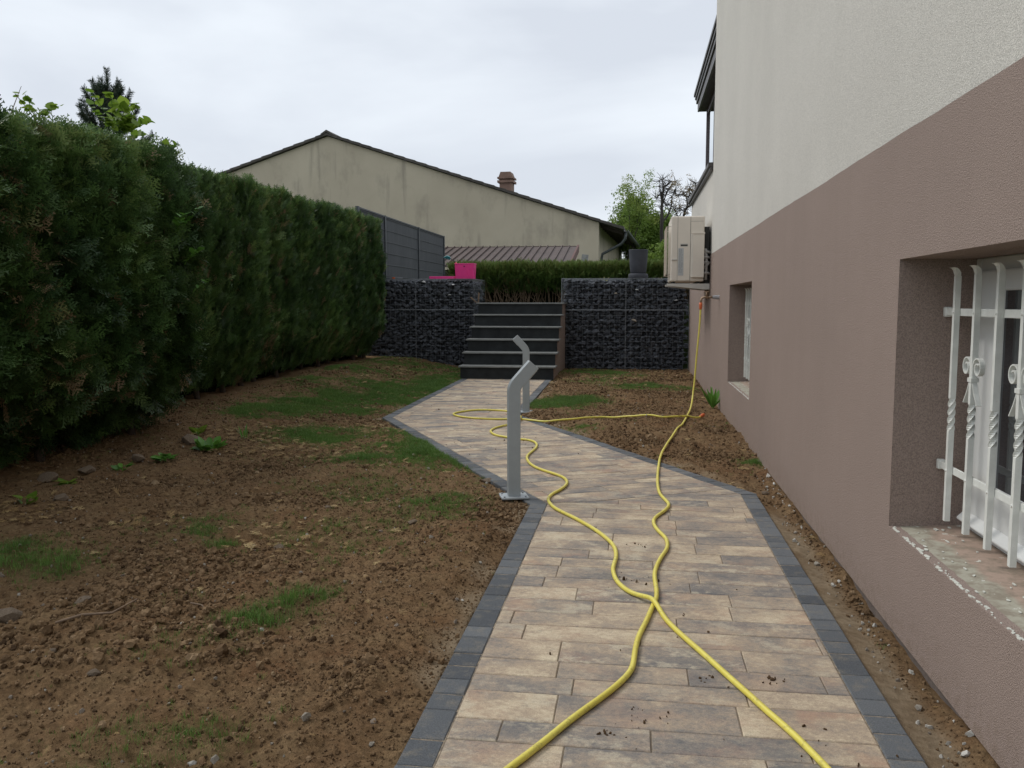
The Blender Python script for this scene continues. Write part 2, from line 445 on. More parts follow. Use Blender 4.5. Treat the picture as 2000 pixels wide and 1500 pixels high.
class MB:
    def __init__(s):
        s.v = []; s.f = []; s.r = []; s.cur = 0.0
    def add(s, verts, faces):
        b = len(s.v)
        s.v += [tuple(p) for p in verts]
        s.f += [tuple(i + b for i in f) for f in faces]
        s.r += [s.cur] * len(verts)
    def box(s, x0, x1, y0, y1, z0, z1):
        s.add([(x0, y0, z0), (x1, y0, z0), (x1, y1, z0), (x0, y1, z0), (x0, y0, z1), (x1, y0, z1), (x1, y1, z1), (x0, y1, z1)],
              [(3, 2, 1, 0), (4, 5, 6, 7), (0, 1, 5, 4), (1, 2, 6, 5), (2, 3, 7, 6), (3, 0, 4, 7)])
    def obox(s, a, b, w, h, up=(0, 0, 1)):
        """box along a->b with width w (sideways) and height h"""
        a = Vector(a); b = Vector(b); d = (b - a).normalized()
        side = d.cross(Vector(up)).normalized() * (w / 2)
        u = side.cross(d).normalized() * (h / 2)
        P = [a - side - u, a + side - u, a + side + u, a - side + u, b - side - u, b + side - u, b + side + u, b - side + u]
        s.add(P, [(0, 1, 2, 3), (7, 6, 5, 4), (0, 4, 5, 1), (1, 5, 6, 2), (2, 6, 7, 3), (3, 7, 4, 0)])
    def prism(s, poly, axis, a, b):
        """poly: 2D points; axis 'x','y','z' extrusion from a to b"""
        n = len(poly)
        def P(p, t):
            return {'x': (t, p[0], p[1]), 'y': (p[0], t, p[1]), 'z': (p[0], p[1], t)}[axis]
        s.add([P(p, a) for p in poly] + [P(p, b) for p in poly],
              [tuple(range(n))[::-1], tuple(range(n, 2 * n))] + [(i, (i + 1) % n, n + (i + 1) % n, n + i) for i in range(n)])
    def tube(s, pts, rad, n=8, cap=True):
        pts = [Vector(p) for p in pts]
        if not isinstance(rad, (list, tuple)): rad = [rad] * len(pts)
        rings = []
        up = Vector((0, 0, 1))
        d0 = (pts[1] - pts[0]).normalized()
        side = d0.cross(up)
        if side.length < 1e-3: side = Vector((1, 0, 0))
        side.normalize()
        for i, p in enumerate(pts):
            d = (pts[min(i + 1, len(pts) - 1)] - pts[max(i - 1, 0)]).normalized()
            side = (side - d * side.dot(d))
            if side.length < 1e-6: side = Vector((1, 0, 0))
            side.normalize()
            u = d.cross(side)
            rings.append([p + (side * math.cos(2 * math.pi * k / n) + u * math.sin(2 * math.pi * k / n)) * rad[i] for k in range(n)])
        V = [q for r in rings for q in r]
        F = []
        for i in range(len(pts) - 1):
            for k in range(n):
                k2 = (k + 1) % n
                F.append((i * n + k, i * n + k2, (i + 1) * n + k2, (i + 1) * n + k))
        if cap:
            F.append(tuple(range(n))[::-1]); F.append(tuple((len(pts) - 1) * n + k for k in range(n)))
        s.add(V, F)
    def lathe(s, prof, c=(0, 0, 0), n=32):
        V = []; F = []
        for r, z in prof:
            for k in range(n):
                a = 2 * math.pi * k / n
                V.append((c[0] + r * math.cos(a), c[1] + r * math.sin(a), c[2] + z))
        for i in range(len(prof) - 1):
            for k in range(n):
                k2 = (k + 1) % n
                F.append((i * n + k, i * n + k2, (i + 1) * n + k2, (i + 1) * n + k))
        s.add(V, F)
    def mesh(s, name, mat, sm=False, attr=False):
        me = bpy.data.meshes.new(name)
        me.from_pydata(s.v, [], s.f)
        if mat is not None: me.materials.append(mat)
        if attr:
            a = me.attributes.new('rnd', 'FLOAT', 'POINT')
            a.data.foreach_set('value', s.r)
        if sm: smooth(me)
        me.update()
        return me
    def build(s, name, mat, parent=None, sm=False, bevel=0.0, seg=2, **k):
        o = link(name, s.mesh(name, mat, sm, k.pop('attr', False)), None, parent, **k)
        if bevel:
            m = o.modifiers.new('bevel', 'BEVEL')
            m.width = bevel; m.segments = seg; m.limit_method = 'ANGLE'; m.angle_limit = R(40)
            m.harden_normals = False
        return o

# ---------------------------------------------------------------- numpy noise
_perm = np.random.default_rng(3).random(4096)
def vnoise(x, y, seed=0):
    xi = np.floor(x).astype(np.int64); yi = np.floor(y).astype(np.int64)
    fx = x - xi; fy = y - yi
    fx = fx * fx * (3 - 2 * fx); fy = fy * fy * (3 - 2 * fy)
    def h(a, b):
        return _perm[((a * 73856093) ^ (b * 19349663) ^ (seed * 83492791)) & 4095]
    return (h(xi, yi) * (1 - fx) + h(xi + 1, yi) * fx) * (1 - fy) + (h(xi, yi + 1) * (1 - fx) + h(xi + 1, yi + 1) * fx) * fy
def fbm(x, y, sc=1.0, oct=4, seed=0, gain=0.5):
    x = np.asarray(x, float); y = np.asarray(y, float)
    s = 0.0; a = 1.0; t = 0.0
    for i in range(oct):
        s = s + a * (vnoise(x * sc + i * 17.3, y * sc - i * 9.1, seed + i) - 0.5); t += a
        a *= gain; sc *= 2.03
    return s / t * 2
def sstep(a, b, x):
    t = np.clip((x - a) / (b - a), 0, 1)
    return t * t * (3 - 2 * t)

# ---------------------------------------------------------------- path outline (metres)
OUT_L = [(-0.605, 1.40), (-0.605, 5.05), (-2.600, 8.70), (-2.690, 13.36)]
OUT_R = [(0.773, 1.40), (0.773, 5.52), (-1.195, 9.08), (-1.262, 13.36)]
def offset_line(L, d):
    """offset polyline sideways (d>0: to the right of travel)"""
    res = []
    L = [Vector(p) for p in L]
    for i, p in enumerate(L):
        ns = []
        if i > 0:
            e = (L[i] - L[i - 1]).normalized(); ns.append(Vector((e.y, -e.x)))
        if i < len(L) - 1:
            e = (L[i + 1] - L[i]).normalized(); ns.append(Vector((e.y, -e.x)))
        if len(ns) == 1: res.append(p + ns[0] * d)
        else:
            m = (ns[0] + ns[1]).normalized()
            res.append(p + m * (d / m.dot(ns[0])))
    return [tuple(q) for q in res]
IN_L = offset_line(OUT_L, 0.104)
IN_R = offset_line(OUT_R, -0.100)
PATH = OUT_L + OUT_R[::-1]

def path_sd(x, y):
    """signed distance to path outline, negative inside"""
    d = np.full(x.shape, 1e9)
    inside = np.zeros(x.shape, bool)
    n = len(PATH)
    for i in range(n):
        ax, ay = PATH[i]; bx, by = PATH[(i + 1) % n]
        ex, ey = bx - ax, by - ay
        t = np.clip(((x - ax) * ex + (y - ay) * ey) / (ex * ex + ey * ey), 0, 1)
        d = np.minimum(d, np.hypot(x - ax - t * ex, y - ay - t * ey))
        c = ((ay > y) != (by > y)) & (x < (bx - ax) * (y - ay) / (by - ay + 1e-12) + ax)
        inside ^= c
    return np.where(inside, -d, d)

MOUNDS = [(-1.75, 2.62, 0.30, 0.055), (-2.05, 2.95, 0.25, 0.05), (-2.2, 2.6, 0.25, 0.05), (-1.25, 4.9, 0.25, 0.03), (-0.85, 4.3, 0.3, 0.03),
          (0.86, 2.45, 0.10, 0.035), (0.88, 5.3, 0.15, 0.03), (0.6, 7.8, 0.35, 0.04), (0.3, 8.6, 0.4, 0.04), (-2.0, 5.9, 0.4, 0.03)]
def terrain(x, y):
    x = np.asarray(x, float); y = np.asarray(y, float)
    sd_ = path_sd(x, y)
    h = 0.010 + 0.030 * fbm(x, y, 1.3, 3, 1) + 0.030 * fbm(x, y, 5, 4, 2, 0.6) + 0.026 * fbm(x, y, 17, 4, 3, 0.75)
    h = h + 0.15 * sstep(-2.9, -4.4, x) * sstep(4.2, 13, y) + 0.05 * sstep(-3.2, -4.4, x)
    for mx, my, mr, mh in MOUNDS:
        h = h + mh * np.exp(-((x - mx) ** 2 + (y - my) ** 2) / (mr * mr))
    # strip along the house: lower, smoother close to the kerb
    strip = sstep(0.70, 0.78, x) * sstep(6.4, 5.2, y)
    hs = -0.050 + 0.020 * fbm(x, y, 7, 4, 5) + 0.045 * sstep(0.86, 0.95, x) * (0.4 + fbm(x, y, 4, 3, 9))
    h = h * (1 - strip) + hs * strip
    # meet the kerb slightly low
    k = sstep(0.0, 0.16, sd_)
    h = h * (0.35 + 0.65 * k) - 0.016 * (1 - k)
    h = np.where(sd_ < 0.0, np.minimum(h, -0.028 - 0.05 * sstep(0.0, -0.05, sd_)), h)
    return h
def th(x, y):
    return float(terrain(np.array([x]), np.array([y]))[0])

# grass patches: x, y, radius, density
GR=[(-3.0,9.9,0.35,0.9),(-2.95,11.5,0.4,1.0),(-2.9,12.6,0.4,1.0),(-3.25,9.2,0.35,0.8),(-2.81,13.08,0.45,1.00),(-3.00,12.22,0.50,1.00),(-3.13,10.80,0.55,1.00),(-3.32,9.91,0.50,0.90),(-3.51,9.23,0.45,0.80),(-3.70,8.55,0.35,0.80),(-3.79,8.26,0.30,0.60),(-2.69,13.28,0.30,1.00),(-3.2,11.6,0.5,1.0),(-3.15,13.9,0.5,0.9),(-3.3,14.8,0.5,0.7),(-4.22,12.62,0.70,0.50),(-3.96,14.63,0.70,0.50),(-4.23,10.77,0.40,0.40),(-1.29,6.06,0.30,1.00),(-1.54,6.56,0.33,1.00),(-1.85,7.14,0.30,1.00),(-2.14,7.69,0.20,0.60),(-1.06,5.73,0.12,0.60),(-1.88,6.18,0.35,0.60),(-2.69,7.30,0.35,0.70),(-2.92,7.42,0.30,0.50),(-1.73,5.23,0.30,0.50),(-1.21,4.75,0.25,0.60),(-1.13,4.96,0.20,0.60),(-1.32,3.32,0.16,1.00),(-1.35,3.17,0.12,0.80),(-1.36,3.00,0.20,0.80),(-1.40,2.92,0.20,0.60),(-1.65,4.10,0.25,0.50),(-2.24,4.11,0.15,0.90),(-2.02,4.00,0.12,0.60),(-2.77,3.58,0.30,1.00),(-3.01,3.72,0.30,1.00),(-2.56,3.50,0.20,0.80),(-2.78,3.47,0.20,1.00),(-2.24,4.21,0.30,0.40),(-1.39,3.74,0.07,0.90),(-1.25,3.07,0.08,0.70),(-1.40,2.18,0.05,1.00),(-1.20,2.04,0.20,0.90),(-1.30,2.00,0.20,0.80),(-1.14,2.16,0.15,0.50),(-1.42,2.64,0.20,0.60),(-1.73,3.03,0.15,0.30),(-1.42,4.28,0.40,0.35),(-1.15,4.32,0.20,0.30),(-1.09,10.33,0.30,1.00),(-0.84,10.36,0.30,1.00),(-0.60,10.51,0.25,0.90),(-0.91,10.09,0.30,1.00),(0.09,12.27,0.35,0.70),(-0.52,13.14,0.40,0.30),(-0.51,8.08,0.14,0.80),(-0.56,8.14,0.15,0.60),(0.91,6.57,0.09,0.90),(-0.60,9.50,0.06,0.80),(0.58,12.12,0.30,0.40),(-0.6,14.6,0.5,0.5),(-0.3,14.0,0.5,0.3)]
def grass_density(x, y):
    d = np.zeros(np.shape(x))
    for gx, gy, gr, gd in GR:
        if gy < 4.6: gr = gr * 0.75
        d = np.maximum(d, gd * np.exp(-(((x - gx) ** 2 + (y - gy) ** 2) / (1.35 * gr * gr)) ** 1.1))
    return np.clip(d * (0.75 + 0.9 * fbm(x, y, 3.5, 3, 71)), 0, 1)

# ---------------------------------------------------------------- ground sheets
mb = MB()
mb.add([(-300, -300, -0.35), (300, -300, -0.35), (300, 300, -0.35), (-300, 300, -0.35)], [(0, 1, 2, 3)])
mb.build('ground', M['far_ground'], kind='structure')

xs = np.concatenate([np.arange(-6.2, -3.0, 0.05), np.arange(-3.0, 1.0, 0.0155), [1.0]])
ys = [0.9]
while ys[-1] < 15.75:
    ys.append(ys[-1] + max(0.012, 0.0058 * ys[-1]))
ys = np.array(ys)
XX, YY = np.meshgrid(xs, ys)
ZZ = terrain(XX, YY)
nx, ny = len(xs), len(ys)
me = bpy.data.meshes.new('soil')
me.vertices.add(nx * ny)
me.vertices.foreach_set('co', np.stack([XX, YY, ZZ], -1).reshape(-1))
ii = (np.arange(ny - 1)[:, None] * nx + np.arange(nx - 1)[None, :]).reshape(-1)
quads = np.stack([ii, ii + 1, ii + nx + 1, ii + nx], -1).reshape(-1)
me.loops.add(len(quads)); me.loops.foreach_set('vertex_index', quads)
me.polygons.add(len(ii)); me.polygons.foreach_set('loop_start', np.arange(len(ii)) * 4)
me.polygons.foreach_set('use_smooth', np.ones(len(ii), bool))
me.update(); me.validate()
SDg = path_sd(XX, YY)
sandv = sstep(0.14, 0.0, SDg + 0.09 * fbm(XX, YY, 6, 3, 21)) * sstep(-0.15, 0.25, fbm(XX, YY, 2.2, 3, 22)) * 0.85
sandv = np.maximum(sandv, sstep(0.76, 0.79, XX) * sstep(0.93, 0.86, XX) * sstep(5.4, 4.6, YY) * (0.8 + 0.5 * fbm(XX, YY, 9, 3, 25)))
at = me.attributes.new('sand', 'FLOAT', 'POINT'); at.data.foreach_set('value', np.clip(sandv, 0, 1).reshape(-1))
at = me.attributes.new('green', 'FLOAT', 'POINT'); at.data.foreach_set('value', np.clip(grass_density(XX, YY) * 0.8, 0, 1).reshape(-1))
soil_o = link('soil', me, M['soil'], kind='structure')

# terrace behind the gabion walls (its level is the top of the steps)
mb = MB()
mb.box(-60, 60, 16.9, 90, -0.3, 1.165)
mb.box(-60, -6.2, 16.4, 16.9, -0.3, 1.16)
mb.box(-2.66, -1.34, 15.7, 16.9, -0.3, 1.162)
mb.build('terrace', M['far_ground'], kind='structure')

# ---------------------------------------------------------------- scatter by geometry nodes
def scatter(name, protos, mat, P, ROT, S, tint, idx, parent=None, label=None, cat=None, kind='stuff'):
    pc = bpy.data.collections.new('proto_' + name)
    for i, pm in enumerate(protos):
        if len(pm.materials) == 0: pm.materials.append(mat)
        po = bpy.data.objects.new('%s_proto_%02d' % (name, i), pm)
        pc.objects.link(po)
    n = len(P)
    me = bpy.data.meshes.new(name)
    me.vertices.add(n)
    me.vertices.foreach_set('co', np.asarray(P, np.float32).reshape(-1))
    a = me.attributes.new('prot', 'FLOAT_VECTOR', 'POINT'); a.data.foreach_set('vector', np.asarray(ROT, np.float32).reshape(-1))
    S = np.asarray(S, np.float32)
    if S.ndim == 1: S = np.repeat(S[:, None], 3, 1)
    a = me.attributes.new('pscl', 'FLOAT_VECTOR', 'POINT'); a.data.foreach_set('vector', S.reshape(-1))
    a = me.attributes.new('tint', 'FLOAT', 'POINT'); a.data.foreach_set('value', np.asarray(tint, np.float32))
    a = me.attributes.new('pidx', 'INT', 'POINT'); a.data.foreach_set('value', np.asarray(idx, np.int32))
    me.materials.append(mat)
    o = link(name, me, None, parent, kind=kind)
    g = bpy.data.node_groups.new('gn_' + name, 'GeometryNodeTree')
    g.interface.new_socket('Geometry', in_out='INPUT', socket_type='NodeSocketGeometry')
    g.interface.new_socket('Geometry', in_out='OUTPUT', socket_type='NodeSocketGeometry')
    gi = g.nodes.new('NodeGroupInput'); go = g.nodes.new('NodeGroupOutput')
    ip = g.nodes.new('GeometryNodeInstanceOnPoints')
    ci = g.nodes.new('GeometryNodeCollectionInfo')
    ci.inputs['Collection'].default_value = pc
    ci.inputs['Separate Children'].default_value = True
    ci.inputs['Reset Children'].default_value = True
    def na(nm, ty):
        q = g.nodes.new('GeometryNodeInputNamedAttribute'); q.data_type = ty
        q.inputs['Name'].default_value = nm
        return q.outputs['Attribute']
    L = g.links
    L.new(gi.outputs[0], ip.inputs['Points'])
    L.new(ci.outputs[0], ip.inputs['Instance'])
    ip.inputs['Pick Instance'].default_value = True
    L.new(na('pidx', 'INT'), ip.inputs['Instance Index'])
    e2r = g.nodes.new('FunctionNodeEulerToRotation')
    L.new(na('prot', 'FLOAT_VECTOR'), e2r.inputs[0])
    L.new(e2r.outputs[0], ip.inputs['Rotation'])
    L.new(na('pscl', 'FLOAT_VECTOR'), ip.inputs['Scale'])
    L.new(ip.outputs[0], go.inputs[0])
    md = o.modifiers.new('scatter', 'NODES'); md.node_group = g
    if label: tag(o, label, cat)
    return o

def norm(a):
    return a / np.maximum(np.linalg.norm(a, axis=-1, keepdims=True), 1e-9)
def rot_from(d, roll_seed=None, u=None):
    """euler angles that turn local +Z to d, with random roll (or local X near u)"""
    d = norm(np.asarray(d, float))
    if u is None: u = rng.normal(size=d.shape)
    u = norm(u - d * np.sum(u * d, -1, keepdims=True))
    w = np.cross(d, u)
    m20 = u[:, 2]; m21 = w[:, 2]; m22 = d[:, 2]; m10 = u[:, 1]; m00 = u[:, 0]
    return np.stack([np.arctan2(m21, m22), np.arcsin(np.clip(-m20, -1, 1)), np.arctan2(m10, m00)], -1)

def flat_mesh(name, quads, droop=0.0):
    """quads: list of 3- or 4-point polys"""
    me = bpy.data.meshes.new(name)
    V = []; F = []
    for q in quads:
        F.append(tuple(range(len(V), len(V) + len(q)))); V += [tuple(p) for p in q]
    me.from_pydata(V, [], F); me.update()
    return me

def spray_mesh(name, seed, L=0.17, n=8, w=0.0054, side_k=0.50):
    r = random.Random(seed)
    Q = []
    def strip(p, d, ln, wd, off):
        d = d.normalized(); s = Vector((d.z, 0, -d.x)) * wd / 2
        q = p + d * ln
        s2 = s * 0.55
        Q.append([p - s, p + s, q + s2 + off, q - s2 + off])
        return q
    bend = r.uniform(-0.35, 0.35)
    prev = Vector((0, 0, 0)); d = Vector((0, 0, 1))
    for i in range(n):
        tt = i / n
        d = Vector((bend * tt, 0, 1)).normalized()
        cur = prev + d * (L / n)
        s = Vector((d.z, 0, -d.x)) * w * 0.5 * (1 - 0.5 * tt)
        Q.append([prev - s, prev + s, cur + s * 0.8, cur - s * 0.8])
        side = 1 if i % 2 else -1
        env = math.sin(math.pi * min(1, (tt * 0.85 + 0.22))) ** 0.8
        ln = L * side_k * env * r.uniform(0.75, 1.15)
        for sd2 in ([side, -side] if i > 0 else [side]):
            a = R(r.uniform(38, 52)) * sd2
            bd = Vector((d.x * math.cos(a) + d.z * math.sin(a), 0, -d.x * math.sin(a) + d.z * math.cos(a)))
            l2 = ln * (1 if sd2 == side else 0.7)
            yoff = Vector((0, r.uniform(-0.12, 0.12) * l2, 0))
            e = strip(cur, bd, l2, w * 1.1, yoff)
            m = max(1, int(l2 / 0.019))
            for j in range(m):
                f_ = (j + 0.6) / m
                for s3 in (1, -1):
                    if r.random() < 0.2: continue
                    a3 = R(r.uniform(32, 50)) * s3
                    b3 = Vector((bd.x * math.cos(a3) + bd.z * math.sin(a3), 0, -bd.x * math.sin(a3) + bd.z * math.cos(a3)))
                    strip(cur + bd * (l2 * f_) + yoff * f_, b3, l2 * 0.34 * (1.1 - f_ * 0.6), w * 1.0, yoff * 0.3)
        prev = cur
    # droop along Y so the fan is not one flat card
    me = flat_mesh(name, Q)
    for v_ in me.vertices:
        v_.co.y += -0.9 * (v_.co.z ** 2) + 1.1 * v_.co.x * v_.co.x * (1 if seed % 2 else -1)
    me.update()
    return me
SPRAYS = [spray_mesh('spray_%d' % i, 40 + i) for i in range(6)]
SPRAYS_FAR = [spray_mesh('coarse_spray_%d' % i, 50 + i, 0.19, 8, 0.0080, 0.24) for i in range(6)]

def copy_meshes(lst, suffix):
    out = []
    for m in lst:
        c_ = m.copy(); c_.name = m.name + suffix; c_.materials.clear(); out.append(c_)
    return out

# ---------------------------------------------------------------- thuja hedge
def hedge_face_near(y, z):
    lump = 0.10 * fbm(y, z, 1.1, 3, 31) + 0.15 * fbm(y, z * 0.7, 3.6, 3, 32)
    return -3.86 + 0.10 * sstep(0.0, 1.2, z) - 0.16 * sstep(1.7, 2.6, z) - 0.42 * sstep(0.75, 0.0, z) + lump
def hedge_face_far(y, z):
    lump = 0.11 * fbm(y, z * 0.18, 4.2, 3, 33) + 0.09 * fbm(y, z * 0.6, 7, 3, 34)
    return -4.42 + 0.03 * (y - 7.5) * -0.25 - 0.10 * sstep(1.9, 2.7, z) - 0.32 * sstep(0.85, 0.15, z) + lump
def hedge_top_near(y):
    return 2.17 + 0.075 * (y - 4.6) + 0.05 * fbm(y, y * 0, 2.2, 3, 35)
def hedge_top_far(y):
    return 2.49 + 0.012 * (y - 8) + 0.04 * fbm(y, y * 0, 2.2, 3, 36)

def make_hedge(y0, y1, face, top, zb, dens, width, label, droop, seed, sc=(0.75, 1.35), endcap=True):
    root = empty('hedge', (-4.6, (y0 + y1) / 2, 0))
    tag(root, label, 'hedge')
    inv = -np.array(root.location)
    r = np.random.default_rng(seed)
    P = []; N = []; SCL = []; T = []
    A = (y1 - y0) * 2.6
    n = int(A * dens)
    y = r.uniform(y0, y1, n); zt = top(y)
    z = zb + (zt - zb) * r.uniform(0, 1, n) ** 0.95
    holes = fbm(y * 1.0, z * (0.8 if droop > 0.4 else 0.3), 3.6, 3, seed + 3)
    keep = (z > terrain(face(y, z), y) + 0.10) & ((holes > -0.22) | (r.random(n) < 0.25))
    y = y[keep]; z = z[keep]; n = len(y)
    layer = r.choice([0.0, 0.07, 0.15], n, p=[0.5, 0.3, 0.2])
    x = face(y, z) - layer - np.abs(r.normal(0, 0.03, n))
    P.append(np.stack([x, y, z], -1)); N.append(np.tile([1.0, 0, 0], (n, 1)))
    # top surface
    m = int((y1 - y0) * width * dens * 0.9)
    y_ = r.uniform(y0, y1, m); x_ = face(y_, top(y_)) - r.uniform(0, 1, m) ** 1.4 * width
    P.append(np.stack([x_, y_, top(y_) - 0.02 + r.normal(0, 0.025, m)], -1)); N.append(np.tile([0.15, 0, 1.0], (m, 1)))
    # leaders poking out
    q = int((y1 - y0) * 22)
    y_ = r.uniform(y0, y1, q); x_ = face(y_, top(y_)) - r.uniform(0, 1, q) * width * 0.7
    P.append(np.stack([x_, y_, top(y_) + r.uniform(0, 0.06, q)], -1)); N.append(np.tile([0.0, 0, 2.5], (q, 1)))
    if endcap:
        for yy, s_ in ((y1, 1), (y0, -1)):
            m2 = int(width * 2.6 * dens * (0.8 if s_ == 1 else 0.7))
            z_ = r.uniform(zb + 0.1, 2.5, m2); x_ = face(np.full(m2, yy), z_) - r.uniform(0, width, m2)
            P.append(np.stack([x_, np.full(m2, yy) + r.normal(0, 0.04, m2), z_], -1)); N.append(np.tile([0, 1.0 * s_, 0], (m2, 1)))
    P = np.concatenate(P); N = np.concatenate(N); n = len(P)
    up = np.tile([0, 0, 1.0], (n, 1))
    d = norm(N * 0.75 + up * r.uniform(-0.2, 1.1, (n, 1)) * (1 - droop) + up * droop * r.uniform(-0.9, 0.35, (n, 1)) + r.normal(0, 0.42, (n, 3)))
    if droop < 0.4:
        d = norm(N * np.array([0.38, 0.3, 0.3]) + up * 1.0 + r.normal(0, 0.26, (n, 3)))
    clump = fbm(P[:, 1] + P[:, 0], P[:, 2], 2.2, 3, seed)
    tint = np.clip(0.36 + 0.45 * clump + r.normal(0, 0.19, n), 0.0, 0.82)
    brown = fbm(P[:, 1] * 1.0, P[:, 2] * 0.6, 3.0, 3, seed + 5)
    tint = np.where((r.random(n) < 0.02 + 0.16 * sstep(0.15, 0.5, brown)), r.uniform(0.89, 1.0, n), tint)
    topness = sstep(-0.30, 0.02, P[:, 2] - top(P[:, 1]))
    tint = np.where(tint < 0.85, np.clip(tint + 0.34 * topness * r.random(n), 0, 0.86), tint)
    d2 = norm(d)
    ROT = rot_from(d2)
    S = r.uniform(sc[0], sc[1], n)
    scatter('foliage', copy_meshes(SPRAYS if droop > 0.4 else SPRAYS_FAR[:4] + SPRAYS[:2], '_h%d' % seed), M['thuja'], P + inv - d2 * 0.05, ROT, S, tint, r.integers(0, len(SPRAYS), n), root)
    # solid inner mass, the shade between the sprays put into its dark colour
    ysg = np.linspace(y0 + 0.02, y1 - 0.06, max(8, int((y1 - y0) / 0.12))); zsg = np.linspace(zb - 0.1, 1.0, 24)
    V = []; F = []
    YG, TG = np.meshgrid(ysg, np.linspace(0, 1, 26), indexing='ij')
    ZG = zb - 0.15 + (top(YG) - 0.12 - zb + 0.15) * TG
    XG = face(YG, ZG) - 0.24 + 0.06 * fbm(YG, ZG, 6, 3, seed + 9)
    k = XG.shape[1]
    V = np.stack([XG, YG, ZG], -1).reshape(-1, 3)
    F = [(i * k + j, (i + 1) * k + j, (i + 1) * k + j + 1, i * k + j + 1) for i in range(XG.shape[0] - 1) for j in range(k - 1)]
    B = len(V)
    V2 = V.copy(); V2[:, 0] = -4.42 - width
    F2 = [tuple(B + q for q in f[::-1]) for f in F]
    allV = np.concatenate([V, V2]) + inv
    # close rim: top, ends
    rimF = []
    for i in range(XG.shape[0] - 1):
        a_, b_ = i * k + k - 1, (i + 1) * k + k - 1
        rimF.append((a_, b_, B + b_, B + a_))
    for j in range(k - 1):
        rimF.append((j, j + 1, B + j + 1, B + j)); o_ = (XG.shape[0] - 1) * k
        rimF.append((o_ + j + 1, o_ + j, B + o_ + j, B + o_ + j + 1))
    me = bpy.data.meshes.new('dark_core'); me.from_pydata([tuple(v) for v in allV], [], F + F2 + rimF); me.update()
    link('dark_core', me, M['hedge_core'], root, kind='stuff')
    # bare woody stems and dead twigs showing in the face
    mbt = MB()
    for i in range(int((y1 - y0) * 9)):
        yy = r.uniform(y0 + 0.1, y1 - 0.1); zz = r.uniform(zb + 0.2, 2.2)
        fx = float(face(np.array([yy]), np.array([zz]))[0]) - r.uniform(0.0, 0.12)
        ln = r.uniform(0.15, 0.5); dy = r.uniform(-0.5, 0.5); dz = r.uniform(0.2, 0.9)
        p0 = Vector((fx - 0.12, yy, zz)); p1 = p0 + Vector((0.10, dy * ln * 0.5, dz * ln * 0.5)); p2 = p1 + Vector((0.04, dy * ln * 0.5, dz * ln * 0.6))
        mbt.tube([p0 + Vector(inv), p1 + Vector(inv), p2 + Vector(inv)], [0.006, 0.004, 0.0015], 5)
    mbt.build('twigs', M['dead_twig'], root, kind='stuff')
    ys_ = np.arange(y0 + 0.3, y1, 0.55)
    mbs = MB()
    for yy in ys_:
        fx = float(face(np.array([yy]), np.array([0.3]))[0]) - 0.10
        zz = th(fx, yy) - 0.1
        mbs = MB()
        mbs.tube([Vector((fx, yy, zz)) + Vector(inv), Vector((fx - 0.08, yy + 0.03, zz + 0.6)) + Vector(inv), Vector((fx - 0.15, yy, 1.6)) + Vector(inv)], [0.035, 0.028, 0.015], 7)
        mbs.build('trunk', M['bark'], root, sm=True)
    return root

make_hedge(2.6, 7.05, hedge_face_near, hedge_top_near, 0.05, 1350, 0.9, 'shaggy taller near block of the dark green thuja hedge at left edge', 0.55, 61, (0.8, 1.45))
make_hedge(7.0, 15.15, hedge_face_far, hedge_top_far, 0.12, 2100, 0.8, 'neatly clipped far stretch of the dark thuja hedge running to the stone gabions', 0.2, 62, (0.55, 1.1))

# low hedge behind the steps, bare brown stems below
root = empty('hedge', (-1.7, 17.9, 1.165)); inv = -np.array(root.location)
tag(root, 'low bright green conifer hedge with bare brown stems seen above the steps', 'hedge')
r = np.random.default_rng(5)
n = 9500
x = r.uniform(-3.8, 1.6, n); z = 1.36 + 0.52 * r.random(n) ** 0.7
y = 17.6 + 0.08 * fbm(x, z, 3, 3, 8) + r.uniform(0, 0.25, n)
m = 5000
x2 = r.uniform(-3.8, 1.6, m); y2 = r.uniform(17.55, 18.3, m); z2 = 1.86 + 0.05 * fbm(x2, y2, 2.5, 3, 6) + r.normal(0, 0.02, m)
P = np.concatenate([np.stack([x, y, z], -1), np.stack([x2, y2, z2], -1)])
N = np.concatenate([np.tile([0, -0.7, 0.3], (n, 1)), np.tile([0, -0.2, 1.0], (m, 1))])
d = norm(N + r.normal(0, 0.35, (n + m, 3)) + np.array([0, 0, 0.55]))
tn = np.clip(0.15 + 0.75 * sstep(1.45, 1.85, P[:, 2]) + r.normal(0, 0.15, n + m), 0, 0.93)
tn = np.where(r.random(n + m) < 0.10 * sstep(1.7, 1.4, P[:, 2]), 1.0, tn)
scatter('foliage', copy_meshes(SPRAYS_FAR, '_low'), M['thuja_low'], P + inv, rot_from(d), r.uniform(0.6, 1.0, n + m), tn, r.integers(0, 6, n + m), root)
mb = MB(); mb.box(-3.75 + 1.7, 1.6 + 1.7, -0.05, 0.4, 0.0, 0.60); mb.build('dark_core', M['hedge_core'], root, kind='stuff')  # solid block, the hedge's inner shade is in its colour
mb = MB()
for i in range(230):
    x0 = r.uniform(-3.7, 1.4); h = r.uniform(0.25, 0.65)
    p0 = Vector((x0 + 1.7, -0.15 + r.uniform(-0.1, 0.1), 0))
    p1 = p0 + Vector((r.normal(0, 0.07), -0.05, h * 0.5)); p2 = p1 + Vector((r.normal(0, 0.10), 0, h * 0.5))
    mb.tube([p0, p1, p2], [0.008, 0.006, 0.003], 5)
mb.build('stems', M['dead_twig'], root, kind='stuff')

